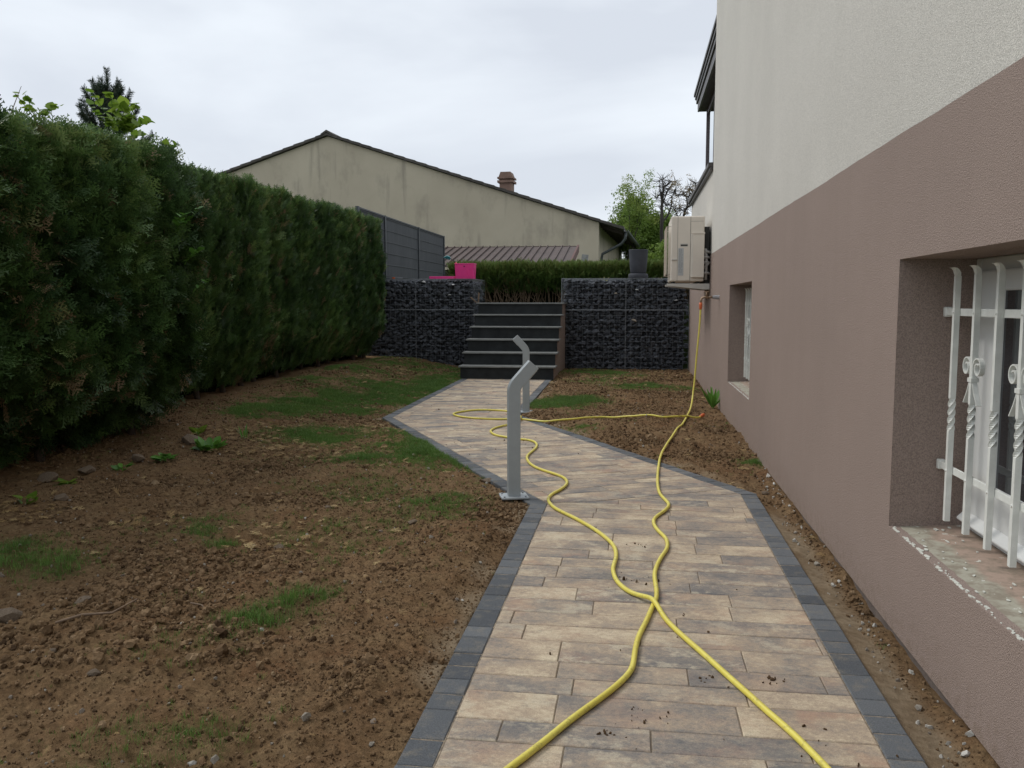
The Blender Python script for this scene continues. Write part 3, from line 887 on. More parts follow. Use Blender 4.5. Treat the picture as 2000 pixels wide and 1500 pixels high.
# ---------------------------------------------------------------- paving
def clip(poly, clipper):
    out = poly
    n = len(clipper)
    for i in range(n):
        a = clipper[i]; b = clipper[(i + 1) % n]
        ex, ey = b[0] - a[0], b[1] - a[1]
        inp = out; out = []
        if not inp: return []
        def side(p): return ex * (p[1] - a[1]) - ey * (p[0] - a[0])
        for j in range(len(inp)):
            p, q = inp[j], inp[(j + 1) % len(inp)]
            sp, sq = side(p), side(q)
            if sp >= 0: out.append(p)
            if (sp > 0 and sq < 0) or (sp < 0 and sq > 0):
                t_ = sp / (sp - sq)
                out.append((p[0] + (q[0] - p[0]) * t_, p[1] + (q[1] - p[1]) * t_))
    return out
def ccw(p):
    a = sum(p[i][0] * p[(i + 1) % len(p)][1] - p[(i + 1) % len(p)][0] * p[i][1] for i in range(len(p)))
    return p if a > 0 else p[::-1]
def area(p):
    return abs(sum(p[i][0] * p[(i + 1) % len(p)][1] - p[(i + 1) % len(p)][0] * p[i][1] for i in range(len(p)))) / 2
def cleanp(p, eps=0.004):
    o = []
    for q in p:
        if not o or math.hypot(q[0] - o[-1][0], q[1] - o[-1][1]) > eps: o.append(q)
    if len(o) > 1 and math.hypot(o[0][0] - o[-1][0], o[0][1] - o[-1][1]) <= eps: o.pop()
    return o
def inset(p, d):
    """inset convex ccw polygon by half-plane clipping"""
    out = p
    n = len(p)
    for i in range(n):
        a = Vector(p[i]); b = Vector(p[(i + 1) % n]); e = b - a
        if e.length < 1e-5: continue
        e.normalize(); nn = Vector((-e.y, e.x)) * d
        a2 = a + nn; b2 = a2 + e
        # clip against a single half plane
        inp = out; out = []
        def side(q): return e.x * (q[1] - a2.y) - e.y * (q[0] - a2.x)
        for j in range(len(inp)):
            P_, Q_ = inp[j], inp[(j + 1) % len(inp)]
            sp, sq = side(P_), side(Q_)
            if sp >= 0: out.append(P_)
            if (sp > 0 and sq < 0) or (sp < 0 and sq > 0):
                t_ = sp / (sp - sq); out.append((P_[0] + (Q_[0] - P_[0]) * t_, P_[1] + (Q_[1] - P_[1]) * t_))
        if len(out) < 3: return []
    return out
def block(mbx, poly, joint, z, rv, ch=0.0035, tilt=0.0015):
    poly = cleanp(ccw(poly))
    if len(poly) < 3 or area(poly) < 0.0006: return False
    top_ = inset(poly, joint + ch); bot = inset(poly, joint)
    if len(top_) != len(bot) or len(top_) < 3:
        top_ = bot
        if len(top_) < 3: return False
    cx = sum(p[0] for p in bot) / len(bot); cy = sum(p[1] for p in bot) / len(bot)
    tx, ty = random.uniform(-tilt, tilt) * 4, random.uniform(-tilt, tilt) * 4
    def zz(p): return z + (p[0] - cx) * tx + (p[1] - cy) * ty
    n = len(bot)
    mbx.cur = rv
    V = [(p[0], p[1], zz(p)) for p in top_] + [(p[0], p[1], zz(p) - ch) for p in bot] + [(p[0], p[1], -0.05) for p in bot]
    F = [tuple(range(n))]
    for i in range(n):
        j = (i + 1) % n
        F.append((i, n + i, n + j, j)); F.append((n + i, 2 * n + i, 2 * n + j, n + j))
    mbx.add(V, F)
    return True

path = empty('path', (0, 5, 0))
path['kind'] = 'structure'
pinv = (0, -5, 0)
ROW1 = [2.098, 2.245, 2.368, 2.55, 2.668, 2.797, 2.973, 3.118, 3.252, 3.406, 3.556, 3.688, 3.852, 3.981, 4.125, 4.296]
rows = [1.40, 1.55, 1.68, 1.80, 1.965] + ROW1
while rows[-1] < 5.6: rows.append(rows[-1] + random.choice([0.12, 0.13, 0.15, 0.18]))
pieces = []          # (distance, poly, kind)
def lay(section, origin, ux, uy, breaks, a0, a1):
    for k in range(len(breaks) - 1):
        u = a0 - random.uniform(0, 0.42)
        while u < a1:
            L_ = random.choice([0.42, 0.42, 0.53, 0.62])
            rect = [(origin[0] + ux[0] * a + uy[0] * b, origin[1] + ux[1] * a + uy[1] * b)
                    for a, b in ((u, breaks[k]), (u + L_, breaks[k]), (u + L_, breaks[k + 1]), (u, breaks[k + 1]))]
            pl = clip(rect, section)
            if len(pl) >= 3 and area(pl) > 0.001: pieces.append((sum(p[1] for p in pl) / len(pl), pl))
            u += L_
S1 = ccw([IN_L[0], IN_R[0], IN_R[1], IN_L[1]])
S2 = ccw([IN_L[1], IN_R[1], IN_R[2], IN_L[2]])
S3 = ccw([IN_L[2], IN_R[2], IN_R[3], IN_L[3]])
lay(S1, (0, 0), (1, 0), (0, 1), rows, -0.55, 0.75)
dm = Vector((OUT_L[2][0] - OUT_L[1][0], OUT_L[2][1] - OUT_L[1][1])).normalized()
b2 = [-0.75]
while b2[-1] < 4.6: b2.append(b2[-1] + random.choice([0.12, 0.13, 0.15, 0.18]))
lay(S2, IN_L[1], (dm.y, -dm.x), (dm.x, dm.y), b2, -0.8, 2.4)
b3 = [8.5]
while b3[-1] < 13.5: b3.append(b3[-1] + random.choice([0.12, 0.13, 0.15, 0.18]))
lay(S3, (0, 0), (1, 0), (0, 1), b3, -2.8, -1.0)
pieces.sort(key=lambda p: p[0])
far = MB(); cnt = 0
for d_, pl in pieces:
    rv = random.random(); z_ = random.uniform(-0.0012, 0.0012)
    if cnt < 300:
        q = MB()
        if block(q, pl, 0.0014, z_, rv, 0.0028):
            q.v = [(a, b - 5, c_) for a, b, c_ in q.v]
            q.build('paver', M['paver'], path, attr=True); cnt += 1
    else:
        block(far, pl, 0.0014, z_, rv, 0.0028)
far.v = [(a, b - 5, c_) for a, b, c_ in far.v]
if far.v: far.build('paver', M['paver'], path, kind='stuff', attr=True)
# border blocks
bl = []
for O, I in ((OUT_L, IN_L), (OUT_R, IN_R)):
    for k in range(3):
        a, b = Vector(O[k]), Vector(O[k + 1]); ia, ib = Vector(I[k]), Vector(I[k + 1])
        quad = ccw([tuple(a), tuple(b), tuple(ib), tuple(ia)])
        e = (b - a).normalized(); nn = Vector((e.y, -e.x))
        if nn.dot(ia - a) < 0: nn = -nn
        u = -0.15
        while u < (b - a).length + 0.15:
            L_ = random.choice([0.105, 0.105, 0.14, 0.105, 0.175])
            rect = [a + e * u - nn * 0.01, a + e * (u + L_) - nn * 0.01, a + e * (u + L_) + nn * 0.13, a + e * u + nn * 0.13]
            pl = clip([tuple(p) for p in rect], quad)
            pl = cleanp(pl) if pl else pl
            if len(pl) >= 3 and area(pl) > 0.0008: bl.append((sum(p[1] for p in pl) / len(pl), pl))
            u += L_
bl.sort(key=lambda p: p[0])
far = MB(); cnt = 0
for d_, pl in bl:
    if cnt < 290:
        q = MB()
        if block(q, pl, 0.0019, random.uniform(-0.002, 0.0015), random.random(), 0.004, 0.004):
            q.v = [(a_, b_ - 5, c_) for a_, b_, c_ in q.v]
            q.build('border_block', M['border_block'], path, attr=True); cnt += 1
    else: block(far, pl, 0.0016, 0.0, random.random(), 0.004)
far.v = [(a_, b_ - 5, c_) for a_, b_, c_ in far.v]
if far.v: far.build('border_block', M['border_block'], path, kind='stuff', attr=True)
mb = MB()
ol = offset_line(OUT_L, 0.006); orr = offset_line(OUT_R, -0.006)
for k in range(3):
    mb.add([(p[0], p[1] - 5, -0.0040) for p in (IN_L[k], IN_R[k], IN_R[k + 1], IN_L[k + 1])], [(0, 1, 2, 3)])
mb.build('joint_sand', M['joint_sand'], path, kind='stuff')
mb = MB()
for k in range(3):
    mb.add([(p[0], p[1] - 5, -0.0036) for p in (ol[k], IN_L[k], IN_L[k + 1], ol[k + 1])], [(0, 1, 2, 3)])
    mb.add([(p[0], p[1] - 5, -0.0036) for p in (IN_R[k], orr[k], orr[k + 1], IN_R[k + 1])], [(0, 1, 2, 3)])
mb.build('border_sand', M['border_sand'], path, kind='stuff')

# ---------------------------------------------------------------- house
house = empty('house', (0.953, 5.0, 0))
tag(house, 'two-tone rendered house wall, cream above and brown below, along right side', 'house')
WX = 0.953
def hp(mbx, name, mat, parent=house, **k):
    mbx.v = [(a - WX, b - 5.0, c_) for a, b, c_ in mbx.v] if parent is house else mbx.v
    return mbx.build(name, mat, parent, **k)
W1 = (1.64, 3.345, 0.365, 1.355); W2 = (7.38, 9.08, 0.385, 1.372)
def wall_with_holes(x, y0, y1, z0, z1, holes, depth):
    q = MB()
    ysb = sorted({y0, y1, *[h[0] for h in holes], *[h[1] for h in holes]})
    for a, b in zip(ysb[:-1], ysb[1:]):
        hh = [h for h in holes if h[0] <= a + 1e-6 and h[1] >= b - 1e-6]
        segs = [(z0, z1)] if not hh else [(z0, hh[0][2]), (hh[0][3], z1)]
        for s0, s1 in segs:
            q.add([(x, a, s0), (x, b, s0), (x, b, s1), (x, a, s1)], [(3, 2, 1, 0)])
    for h in holes:
        a, b, c_, d_ = h; X2 = x + depth
        q.add([(x, b, c_), (X2, b, c_), (X2, b, d_), (x, b, d_)], [(0, 1, 2, 3)])
        q.add([(x, a, c_), (X2, a, c_), (X2, a, d_), (x, a, d_)], [(3, 2, 1, 0)])
        q.add([(x, a, d_), (x, b, d_), (X2, b, d_), (X2, a, d_)], [(0, 1, 2, 3)])
        q.add([(x, a, c_), (x, b, c_), (X2, b, c_), (X2, a, c_)], [(3, 2, 1, 0)])
    return q
q = wall_with_holes(WX, -3, 15.6, 0.0, 1.806, [W1, W2], 0.30)
q.add([(WX, -3, 0.0), (WX, 15.6, 0.0), (WX + 0.05, 15.6, 0.0), (WX + 0.05, -3, 0.0)], [(0, 1, 2, 3)])      # underside of the render edge
_y = np.arange(-1.0, 11.6, 0.035)
_e = 1.8105 + 0.0045 * fbm(_y, _y * 0, 3.0, 4, 81)
for a_, b_, ea, eb in zip(_y[:-1], _y[1:], _e[:-1], _e[1:]):
    q.add([(WX, a_, 1.806), (WX, b_, 1.806), (WX, b_, eb), (WX, a_, ea)], [(3, 2, 1, 0)])
q.add([(WX, 15.6, 0), (WX + 5, 15.6, 0), (WX + 5, 15.6, 1.806), (WX, 15.6, 1.806)], [(0, 1, 2, 3)])
hp(q, 'lower_wall', M['render_brown'])
q = MB()
q.add([(WX + 0.003, -3, 1.80), (WX + 0.003, 11.34, 1.80), (WX + 0.003, 11.34, 6.4), (WX + 0.003, -3, 6.4)], [(3, 2, 1, 0)])
q.add([(WX + 0.003, 11.34, 1.80), (WX + 6, 11.34, 1.80), (WX + 6, 11.34, 6.4), (WX + 0.003, 11.34, 6.4)], [(0, 1, 2, 3)])
q.add([(WX + 0.003, -3, 6.4), (WX + 6, -3, 6.4), (WX + 6, 11.34, 6.4), (WX + 0.003, 11.34, 6.4)], [(0, 1, 2, 3)])
q.add([(WX + 0.003, -3, -0.2), (WX + 6, -3, -0.2), (WX + 6, -3, 6.4), (WX + 0.003, -3, 6.4)], [(3, 2, 1, 0)])
hp(q, 'upper_wall', M['render_white'])
q = MB()
q.add([(WX + 0.006, 11.34, 1.80), (WX + 0.006, 15.6, 1.80), (WX + 0.006, 15.6, 2.90), (WX + 0.006, 11.34, 2.90)], [(3, 2, 1, 0)])
q.add([(WX + 0.006, 15.6, 1.80), (WX + 6, 15.6, 1.80), (WX + 6, 15.6, 2.90), (WX + 0.006, 15.6, 2.90)], [(0, 1, 2, 3)])
hp(q, 'upper_wall', M['render_white'], label='low cream parapet wall beyond the main corner, under the dark coping')
q = MB()
q.box(WX + 0.018, WX + 0.3, -3, 15.58, -0.34, 0.005)
hp(q, 'plinth', M['plinth'])
q = MB()
q.box(WX - 0.06, WX + 0.30, 11.36, 15.66, 2.90, 2.955); q.box(WX - 0.035, WX + 0.0, 11.36, 15.63, 2.86, 2.90)
hp(q, 'coping', M['roof_trim'], bevel=0.006)
# glazed veranda under its own eave
v_ = q = MB()
for yy in (11.5, 12.9, 14.3, 15.45):
    q.box(1.196 if yy < 15 else 1.17, 1.24, yy - 0.03, yy + 0.03, 2.955, 4.48)
q.box(1.18, 1.24, 11.4, 15.49, 4.38, 4.54); q.box(1.18, 1.24, 11.4, 15.49, 2.955, 3.03)
q.box(1.24, 3.0, 15.41, 15.49, 4.40, 4.54); q.box(1.24, 3.0, 15.41, 15.49, 2.955, 3.03)
win = hp(q, 'window', M['frame_brown'], label='brown framed veranda glazing set back above the coping')
q = MB()
q.add([(1.199, 11.4, 3.0), (1.199, 15.45, 3.0), (1.199, 15.45, 4.5), (1.199, 11.4, 4.5)], [(3, 2, 1, 0)])
q.v = [(a - WX, b - 5, c_) for a, b, c_ in q.v]
g_ = q.build('pane', M['glass_sky'], win)
q = MB()
q.box(1.06, 6.9, 11.35, 15.62, 4.47, 4.53)
hp(q, 'soffit', M['soffit'])
q = MB()
for i, (xo, z0, z1) in enumerate([(1.03, 4.53, 4.61), (1.005, 4.612, 4.68), (0.985, 4.682, 4.735), (0.965, 4.737, 4.79)]):
    q.box(xo, 7.0, 11.35, 15.66 + 0.02 * i, z0, z1)
q.box(1.03, 1.06, 11.35, 15.64, 4.47, 4.53)
hp(q, 'eave', M['roof_trim'], bevel=0.004)

def house_window(W, gx, lab):
    y0, y1, z0, z1 = W
    fx = 1.215
    q = MB(); wd = 0.055
    q.box(fx, fx + 0.07, y0, y0 + wd, z0, z1); q.box(fx, fx + 0.07, y1 - wd, y1, z0, z1)
    q.box(fx, fx + 0.07, y0 + wd, y1 - wd, z1 - wd, z1); q.box(fx, fx + 0.07, y0 + wd, y1 - wd, z0, z0 + wd + 0.01)
    ym = (y0 + y1) / 2
    q.box(fx, fx + 0.07, ym - 0.03, ym + 0.03, z0 + wd, z1 - wd)
    w = hp(q, 'window', M['pvc'], bevel=0.006, label=lab)
    for a, b in ((y0 + wd, ym - 0.03), (ym + 0.03, y1 - wd)):
        s = MB(); sw = 0.072; x0 = fx - 0.018; sl_, sb_ = (0.235 if b > ym else 0.09), 0.165
        s.box(x0, x0 + 0.06, a - 0.008, a + sw, z0 + 0.05, z1 - 0.045); s.box(x0, x0 + 0.06, b - sl_, b + 0.008, z0 + 0.05, z1 - 0.045)
        s.box(x0, x0 + 0.06, a + sw, b - sl_, z1 - 0.045 - sw, z1 - 0.045); s.box(x0, x0 + 0.06, a + sw, b - sl_, z0 + 0.05, z0 + 0.05 + sb_)
        s.v = [(p - WX, r_ - 5, t_) for p, r_, t_ in s.v]
        s.build('sash', M['pvc'], w, bevel=0.008)
        s = MB()
        s.box(x0 + 0.012, x0 + 0.02, a + sw - 0.006, b - sl_ + 0.006, z0 + 0.05 + sb_ - 0.006, z1 - 0.045 - sw + 0.006)
        s.v = [(p - WX, r_ - 5, t_) for p, r_, t_ in s.v]
        s.build('seal', M['rubber_seal'], w)
        s = MB()
        s.box(x0 + 0.009, x0 + 0.014, a + sw, b - sl_, z0 + 0.05 + sb_, z1 - 0.045 - sw)
        s.v = [(p - WX, r_ - 5, t_) for p, r_, t_ in s.v]
        s.build('pane', M['glass_dark'], w)
    # weather bar with drain slots
    s = MB()
    s.prism([(fx - 0.045, z0 + 0.058), (fx - 0.018, z0 + 0.085), (fx - 0.0, z0 + 0.085), (fx, z0 + 0.05), (fx - 0.045, z0 + 0.05)], 'y', y0 + wd, y1 - wd)
    s.v = [(p - WX, r_ - 5, t_) for p, r_, t_ in s.v]
    s.build('weather_bar', M['pvc'], w, bevel=0.003)
    for yy in np.arange(y0 + 0.2, y1 - 0.1, 0.26):
        s = MB(); s.box(fx - 0.0015, fx + 0.004, yy, yy + 0.028, z0 + 0.026, z0 + 0.032)
        s.v = [(p - WX, r_ - 5, t_) for p, r_, t_ in s.v]
        s.build('drain_slot', M['rubber_seal'], w)
    # sill
    q = MB()
    nyy = 40
    for i in range(nyy):
        ya = y0 + (y1 - y0) * i / nyy; yb = y0 + (y1 - y0) * (i + 1) / nyy
        e0 = WX + 0.002 + 0.006 * math.sin(i * 1.7) ** 2; e1 = WX + 0.002 + 0.006 * math.sin((i + 1) * 1.7) ** 2
        q.add([(e0, ya, z0 - 0.002), (e1, yb, z0 - 0.002), (fx + 0.01, yb, z0 + 0.014), (fx + 0.01, ya, z0 + 0.014)], [(3, 2, 1, 0)])
    sill = hp(q, 'window_sill', M['sill_paint'])
    fl = MB()
    rr = random.Random(int(y0 * 10))
    for i in range(170):
        yy = rr.uniform(y0 + 0.02, y1 - 0.02)
        xx = WX + 0.004 + (abs(rr.gauss(0, 0.006)) if i < 120 else rr.uniform(0.0, 0.2))
        s_ = rr.uniform(0.003, 0.010) * (1 if i < 120 else 1.1)
        n_ = rr.randint(4, 7); a0 = rr.uniform(0, 6)
        zz = z0 - 0.002 + 0.016 * (xx - WX) / 0.27 + 0.0012
        st = rr.uniform(0.4, 1.0)
        ring = [(xx + st * s_ * rr.uniform(0.6, 1.1) * math.cos(a0 + 6.283 * k / n_), yy + s_ * 1.5 * rr.uniform(0.6, 1.2) * math.sin(a0 + 6.283 * k / n_)) for k in range(n_)]
        fl.prism(ring, 'z', zz, zz + rr.uniform(0.001, 0.003))
    fl.v = [(p - WX, r_ - 5, t_) for p, r_, t_ in fl.v]
    fl.build('paint_flakes', M['paint_flake'], sill, kind='stuff')
    # ---- grille
    gr = MB()
    zr = (z0 + 0.243, z0 + 0.80)
    q = MB()
    for zz in zr: q.box(gx + 0.010, gx + 0.018, y0 - 0.0, y1 + 0.0, zz - 0.013, zz + 0.013)
    grille = hp(q, 'window_grille', M['white_paint'], bevel=0.002)
    for zz in zr:
        for yy in (y1 - 0.015, y0 + 0.015):
            s = MB(); s.box(gx + 0.004, gx + 0.03, yy - 0.012, yy + 0.012, zz - 0.018, zz + 0.018)
            s.v = [(p - WX, r_ - 5, t_) for p, r_, t_ in s.v]
            s.build('wall_anchor', M['white_paint'], grille, bevel=0.004)
    def bar_mesh():
        b = MB(); h = 0.0092; zs = []
        zA, zB = z0 + 0.385, z0 + 0.50
        zlist = [z0 + 0.062, zA] + [zA + (zB - zA) * k / 16 for k in range(1, 17)] + [z1 - 0.065]
        V = []; F = []
        for k, zz in enumerate(zlist):
            ang = 0 if zz <= zA else (2 * math.pi * min(1, (zz - zA) / (zB - zA)))
            hh = h
            for c_ in range(4):
                a = ang + math.pi / 4 + c_ * math.pi / 2
                V.append((math.cos(a) * hh * 1.414, math.sin(a) * hh * 1.414, zz))
        for k in range(len(zlist) - 1):
            for c_ in range(4):
                c2 = (c_ + 1) % 4
                F.append((k * 4 + c_, k * 4 + c2, k * 4 + 4 + c2, k * 4 + 4 + c_))
        F.append((3, 2, 1, 0)); b.add(V, F)
        # flared, curled tip
        zt = z1 - 0.065
        sec = [(0.0078, 0.0078, 0.0, 0.0), (0.0085, 0.011, 0.010, -0.002), (0.006, 0.016, 0.020, -0.006), (0.0035, 0.021, 0.027, -0.013), (0.002, 0.022, 0.029, -0.021)]
        V = []; F = []
        for hx, hy, dz, dx in sec:
            V += [(dx - hx, -hy, zt + dz), (dx + hx, -hy, zt + dz), (dx + hx, hy, zt + dz), (dx - hx, hy, zt + dz)]
        for k in range(len(sec) - 1):
            for c_ in range(4):
                c2 = (c_ + 1) % 4
                F.append((k * 4 + c_, k * 4 + c2, k * 4 + 4 + c2, k * 4 + 4 + c_))
        k = (len(sec) - 1) * 4; F.append((k, k + 1, k + 2, k + 3)); b.add(V, F)
        # rivets on the outer side
        for zz in zr:
            b.tube([(-0.0070, 0, zz), (-0.0125, 0, zz)], [0.0052, 0.0036], 8)
        return b.mesh('bar', M['white_paint'])
    bm_ = bar_mesh()
    def scroll_mesh():
        b = MB(); zc = z0 + 0.585
        for sgn in (1, -1):
            pts = []
            for k in range(26):
                a = k / 25 * 2 * math.pi * 1.35
                rr_ = 0.036 - 0.024 * k / 25
                pts.append((0.0, sgn * (0.010 + 0.036 - rr_ * math.cos(a)), zc + 0.036 + rr_ * math.sin(a)))
            # lower leg flaring outwards
            leg = [(0.0, sgn * (0.058), zc - 0.085), (0.0, sgn * 0.032, zc - 0.050), (0.0, sgn * 0.011, zc - 0.01), (0.0, sgn * 0.010, zc + 0.02)]
            full = [Vector(p) for p in leg + pts]
            for i in range(len(full) - 1):
                a, c_ = full[i], full[i + 1]
                b.obox(a, c_ + (c_ - a).normalized() * 0.0006, 0.016 if True else 0, 0.0042, up=(0, (c_ - a).z, -(c_ - a).y))
        b.box(-0.012, 0.012, -0.017, 0.017, zc - 0.012, zc + 0.002)
        return b.mesh('scroll', M['white_paint'])
    sc_ = scroll_mesh()
    for i in range(9):
        yy = y1 - 0.145 - i * 0.1805
        if yy < y0 + 0.06: break
        link('bar', bm_, None, grille, loc=(gx - WX, yy - 5.0, 0))
        if i % 2 == 1: link('scroll', sc_, None, grille, loc=(gx - WX, yy - 5.0, 0))
    return w
house_window(W1, 1.105, 'white plastic window behind the nearest white grille')
house_window(W2, 1.105, 'white plastic window behind the farther white grille')

# ---------------------------------------------------------------- air conditioner
ac = empty('air_conditioner', (0.45, 11.42, 1.465))
tag(ac, 'beige outdoor air conditioning unit on bracket high on the brown house wall', 'air conditioner')
AX, AY, AZ = 0.45, 11.42, 1.465
# local: x 0..0.42 (depth), y 0..0.95 (width), z 0..0.83
q = MB(); q.box(0.0, 0.42, 0.0, 0.95, 0.0, 0.83); q.build('casing', M['ac_case'], ac, bevel=0.018, seg=3)
q = MB(); q.box(0.085, 0.243, -0.0035, 0.001, 0.012, 0.815); q.build('side_panel', M['ac_case'], ac, bevel=0.002)
q = MB(); q.box(0.247, 0.408, -0.0035, 0.001, 0.58, 0.815); q.build('service_panel', M['ac_case'], ac, bevel=0.002)
q = MB()
q.prism([(0.245, 0.0), (0.272, -0.045), (0.418, -0.045), (0.418, 0.0)], 'z', 0.05, 0.60)
q.box(0.262, 0.424, -0.052, 0.0, 0.60, 0.622)
q.build('valve_cover', M['ac_case'], ac, bevel=0.004)
q = MB()
q.box(0.083, 0.0855, -0.004, 0.0, 0.0, 0.82); q.box(0.2435, 0.2465, -0.004, 0.0, 0.0, 0.82); q.box(0.25, 0.405, -0.0042, -0.003, 0.762, 0.7645)
q.build('panel_gap', M['ac_dark'], ac)
q = MB(); q.box(0.118, 0.215, -0.0060, -0.0034, 0.445, 0.482); h_ = q.build('handle_recess', M['bracket_metal'], ac, bevel=0.002)
q = MB(); q.box(0.124, 0.209, -0.0080, -0.0058, 0.451, 0.470); q.build('recess_shadow', M['ac_dark'], h_)
q = MB(); q.box(0.094, 0.162, -0.0062, -0.0034, 0.075, 0.425); lb = q.build('rating_label', M['ac_label'], ac)
q = MB()
rr = random.Random(3)
for i in range(24):
    z_ = 0.41 - i * 0.0128
    x1_ = 0.099 + rr.uniform(0.012, 0.03); q.box(0.099, x1_, -0.0072, -0.0060, z_ - 0.0035, z_)
    q.box(x1_ + 0.006, x1_ + 0.006 + rr.uniform(0.01, 0.024), -0.0072, -0.0060, z_ - 0.0035, z_)
q.build('printed_lines', M['ac_print'], lb, kind='stuff')
q = MB(); q.box(0.012, 0.080, -0.014, 0.0, 0.268, 0.288); q.build('cable_clip', M['bracket_metal'], ac, bevel=0.004)
q = MB()
for i in range(38): q.box(-0.060, -0.054, 0.06, 0.88, 0.09 + i * 0.0165, 0.094 + i * 0.0165)
for i in range(9): q.box(-0.054, -0.0475, 0.06 + i * 0.1025, 0.066 + i * 0.1025, 0.088, 0.706)
for zz in (0.088, 0.70):
    for yy in (0.06, 0.87): q.box(-0.056, 0.004, yy, yy + 0.008, zz, zz + 0.008)
for i in range(38): q.box(-0.054, 0.002, 0.06, 0.064, 0.09 + i * 0.0165, 0.094 + i * 0.0165)
q.build('fan_guard', M['ac_case'], ac, kind='stuff')
q = MB(); q.box(0.03, 0.06, 0.03, 0.92, -0.022, 0.0); q.box(0.34, 0.37, 0.03, 0.92, -0.022, 0.0); q.build('foot', M['ac_dark'], ac)
for yy in (0.10, 0.80):
    q = MB()
    q.prism([(-0.045, -0.028), (0.497, -0.028), (0.497, -0.105), (0.42, -0.105), (-0.045, -0.055)], 'y', yy - 0.10, yy - 0.062)
    q.build('bracket', M['bracket_metal'], ac, bevel=0.003)
q = MB()
for z_ in (0.37, 0.30, 0.235, 0.10): q.tube([(0.41, 0.03, z_), (0.45, 0.02, z_ + 0.012), (0.50, 0.05, z_)], 0.017, 10)
q.tube([(0.44, 0.04, 0.42), (0.455, 0.035, 0.25), (0.45, 0.04, 0.02)], 0.018, 10)
q.tube([(0.41, 0.06, 0.16), (0.47, 0.03, 0.22), (0.50, 0.05, 0.24)], 0.014, 10)
q.build('pipes', M['pipe_wrap'], ac, sm=True)
q = MB(); q.box(0.43, 0.49, 0.08, 0.9, -0.09, 0.70); q.build('rear_shroud', M['ac_dark'], ac)

# ---------------------------------------------------------------- tap
tap = empty('water_tap', (0.953, 10.15, 1.255))
tag(tap, 'old brass garden tap on a grey pipe below the air conditioner', 'tap')
q = MB(); q.tube([(0.0, 0, 0), (-0.055, 0, 0)], 0.024, 16); q.tube([(-0.055, 0, 0), (-0.075, 0, 0)], 0.020, 16); q.build('wall_pipe', M['grey_plastic'], tap, sm=False)
q = MB()
q.tube([(-0.075, 0, 0), (-0.13, 0, 0)], 0.011, 12)
q.tube([(-0.12, 0, -0.004), (-0.165, 0, 0.002), (-0.195, 0, -0.010), (-0.205, 0, -0.04), (-0.206, 0, -0.06)], [0.015, 0.013, 0.012, 0.012, 0.013], 12)
q.tube([(-0.145, 0, 0.0), (-0.145, 0, 0.055)], [0.013, 0.010], 12)
q.build('tap_body', M['brass'], tap, sm=True)
q = MB(); q.tube([(-0.172, 0, 0.062), (-0.118, 0, 0.062)], 0.0055, 8); q.tube([(-0.145, 0, 0.055), (-0.145, 0, 0.070)], 0.009, 8); q.build('handle', M['brass'], tap)

# ---------------------------------------------------------------- hoses
def catmull(pts, k=5):
    P = [Vector(p) for p in pts]; out = []
    for i in range(len(P) - 1):
        p0 = P[max(i - 1, 0)]; p1 = P[i]; p2 = P[i + 1]; p3 = P[min(i + 2, len(P) - 1)]
        for j in range(k):
            t_ = j / k
            out.append(0.5 * ((2 * p1) + (p2 - p0) * t_ + (2 * p0 - 5 * p1 + 4 * p2 - p3) * t_ * t_ + (3 * p1 - p0 - 3 * p2 + p3) * t_ ** 3))
    out.append(P[-1]); return out
def relax(P, it=2):
    P = [Vector(p) for p in P]
    for _ in range(it):
        Q = [P[0]] + [P[i] * 0.5 + (P[i - 1] + P[i + 1]) * 0.25 for i in range(1, len(P) - 1)] + [P[-1]]
        P = Q
    return P
HR = 0.0097
def ground_z(x, y):
    s_ = float(path_sd(np.array([x]), np.array([y]))[0])
    return 0.001 if s_ < 0.0 else max(max(th(x + a, y + b) for a, b in ((0, 0), (0.025, 0), (-0.025, 0), (0, 0.025), (0, -0.025), (0.05, 0.02), (-0.05, 0.02), (0.05, -0.02), (-0.05, -0.02))) + 0.003, 0.0 if s_ < 0.02 else -1)
HA = [(0.684,10.315),(0.610,9.583),(0.525,8.679),(0.455,8.216),(0.392,7.889),(0.305,7.389),(0.250,7.047),(0.207,6.668),(0.191,6.370),(0.178,6.135),(0.166,5.813),(0.164,5.494),(0.178,5.320),(0.210,5.160),(0.212,5.056),(0.181,4.927),(0.135,4.801),(0.116,4.696),(0.121,4.588),(0.140,4.477),(0.170,4.363),(0.176,4.242),(0.165,4.135),(0.140,4.030),(0.117,3.899),(0.103,3.784),(0.101,3.677),(0.105,3.558),(0.102,3.444),(0.083,3.336),(0.056,3.168),(0.029,3.030),(0.016,2.891),(0.011,2.789),(0.001,2.728),(-0.023,2.656),(-0.076,2.541),(-0.159,2.389),(-0.232,2.233),(-0.288,2.123),(-0.366,1.964),(-0.427,1.793),(-0.5,1.5)]
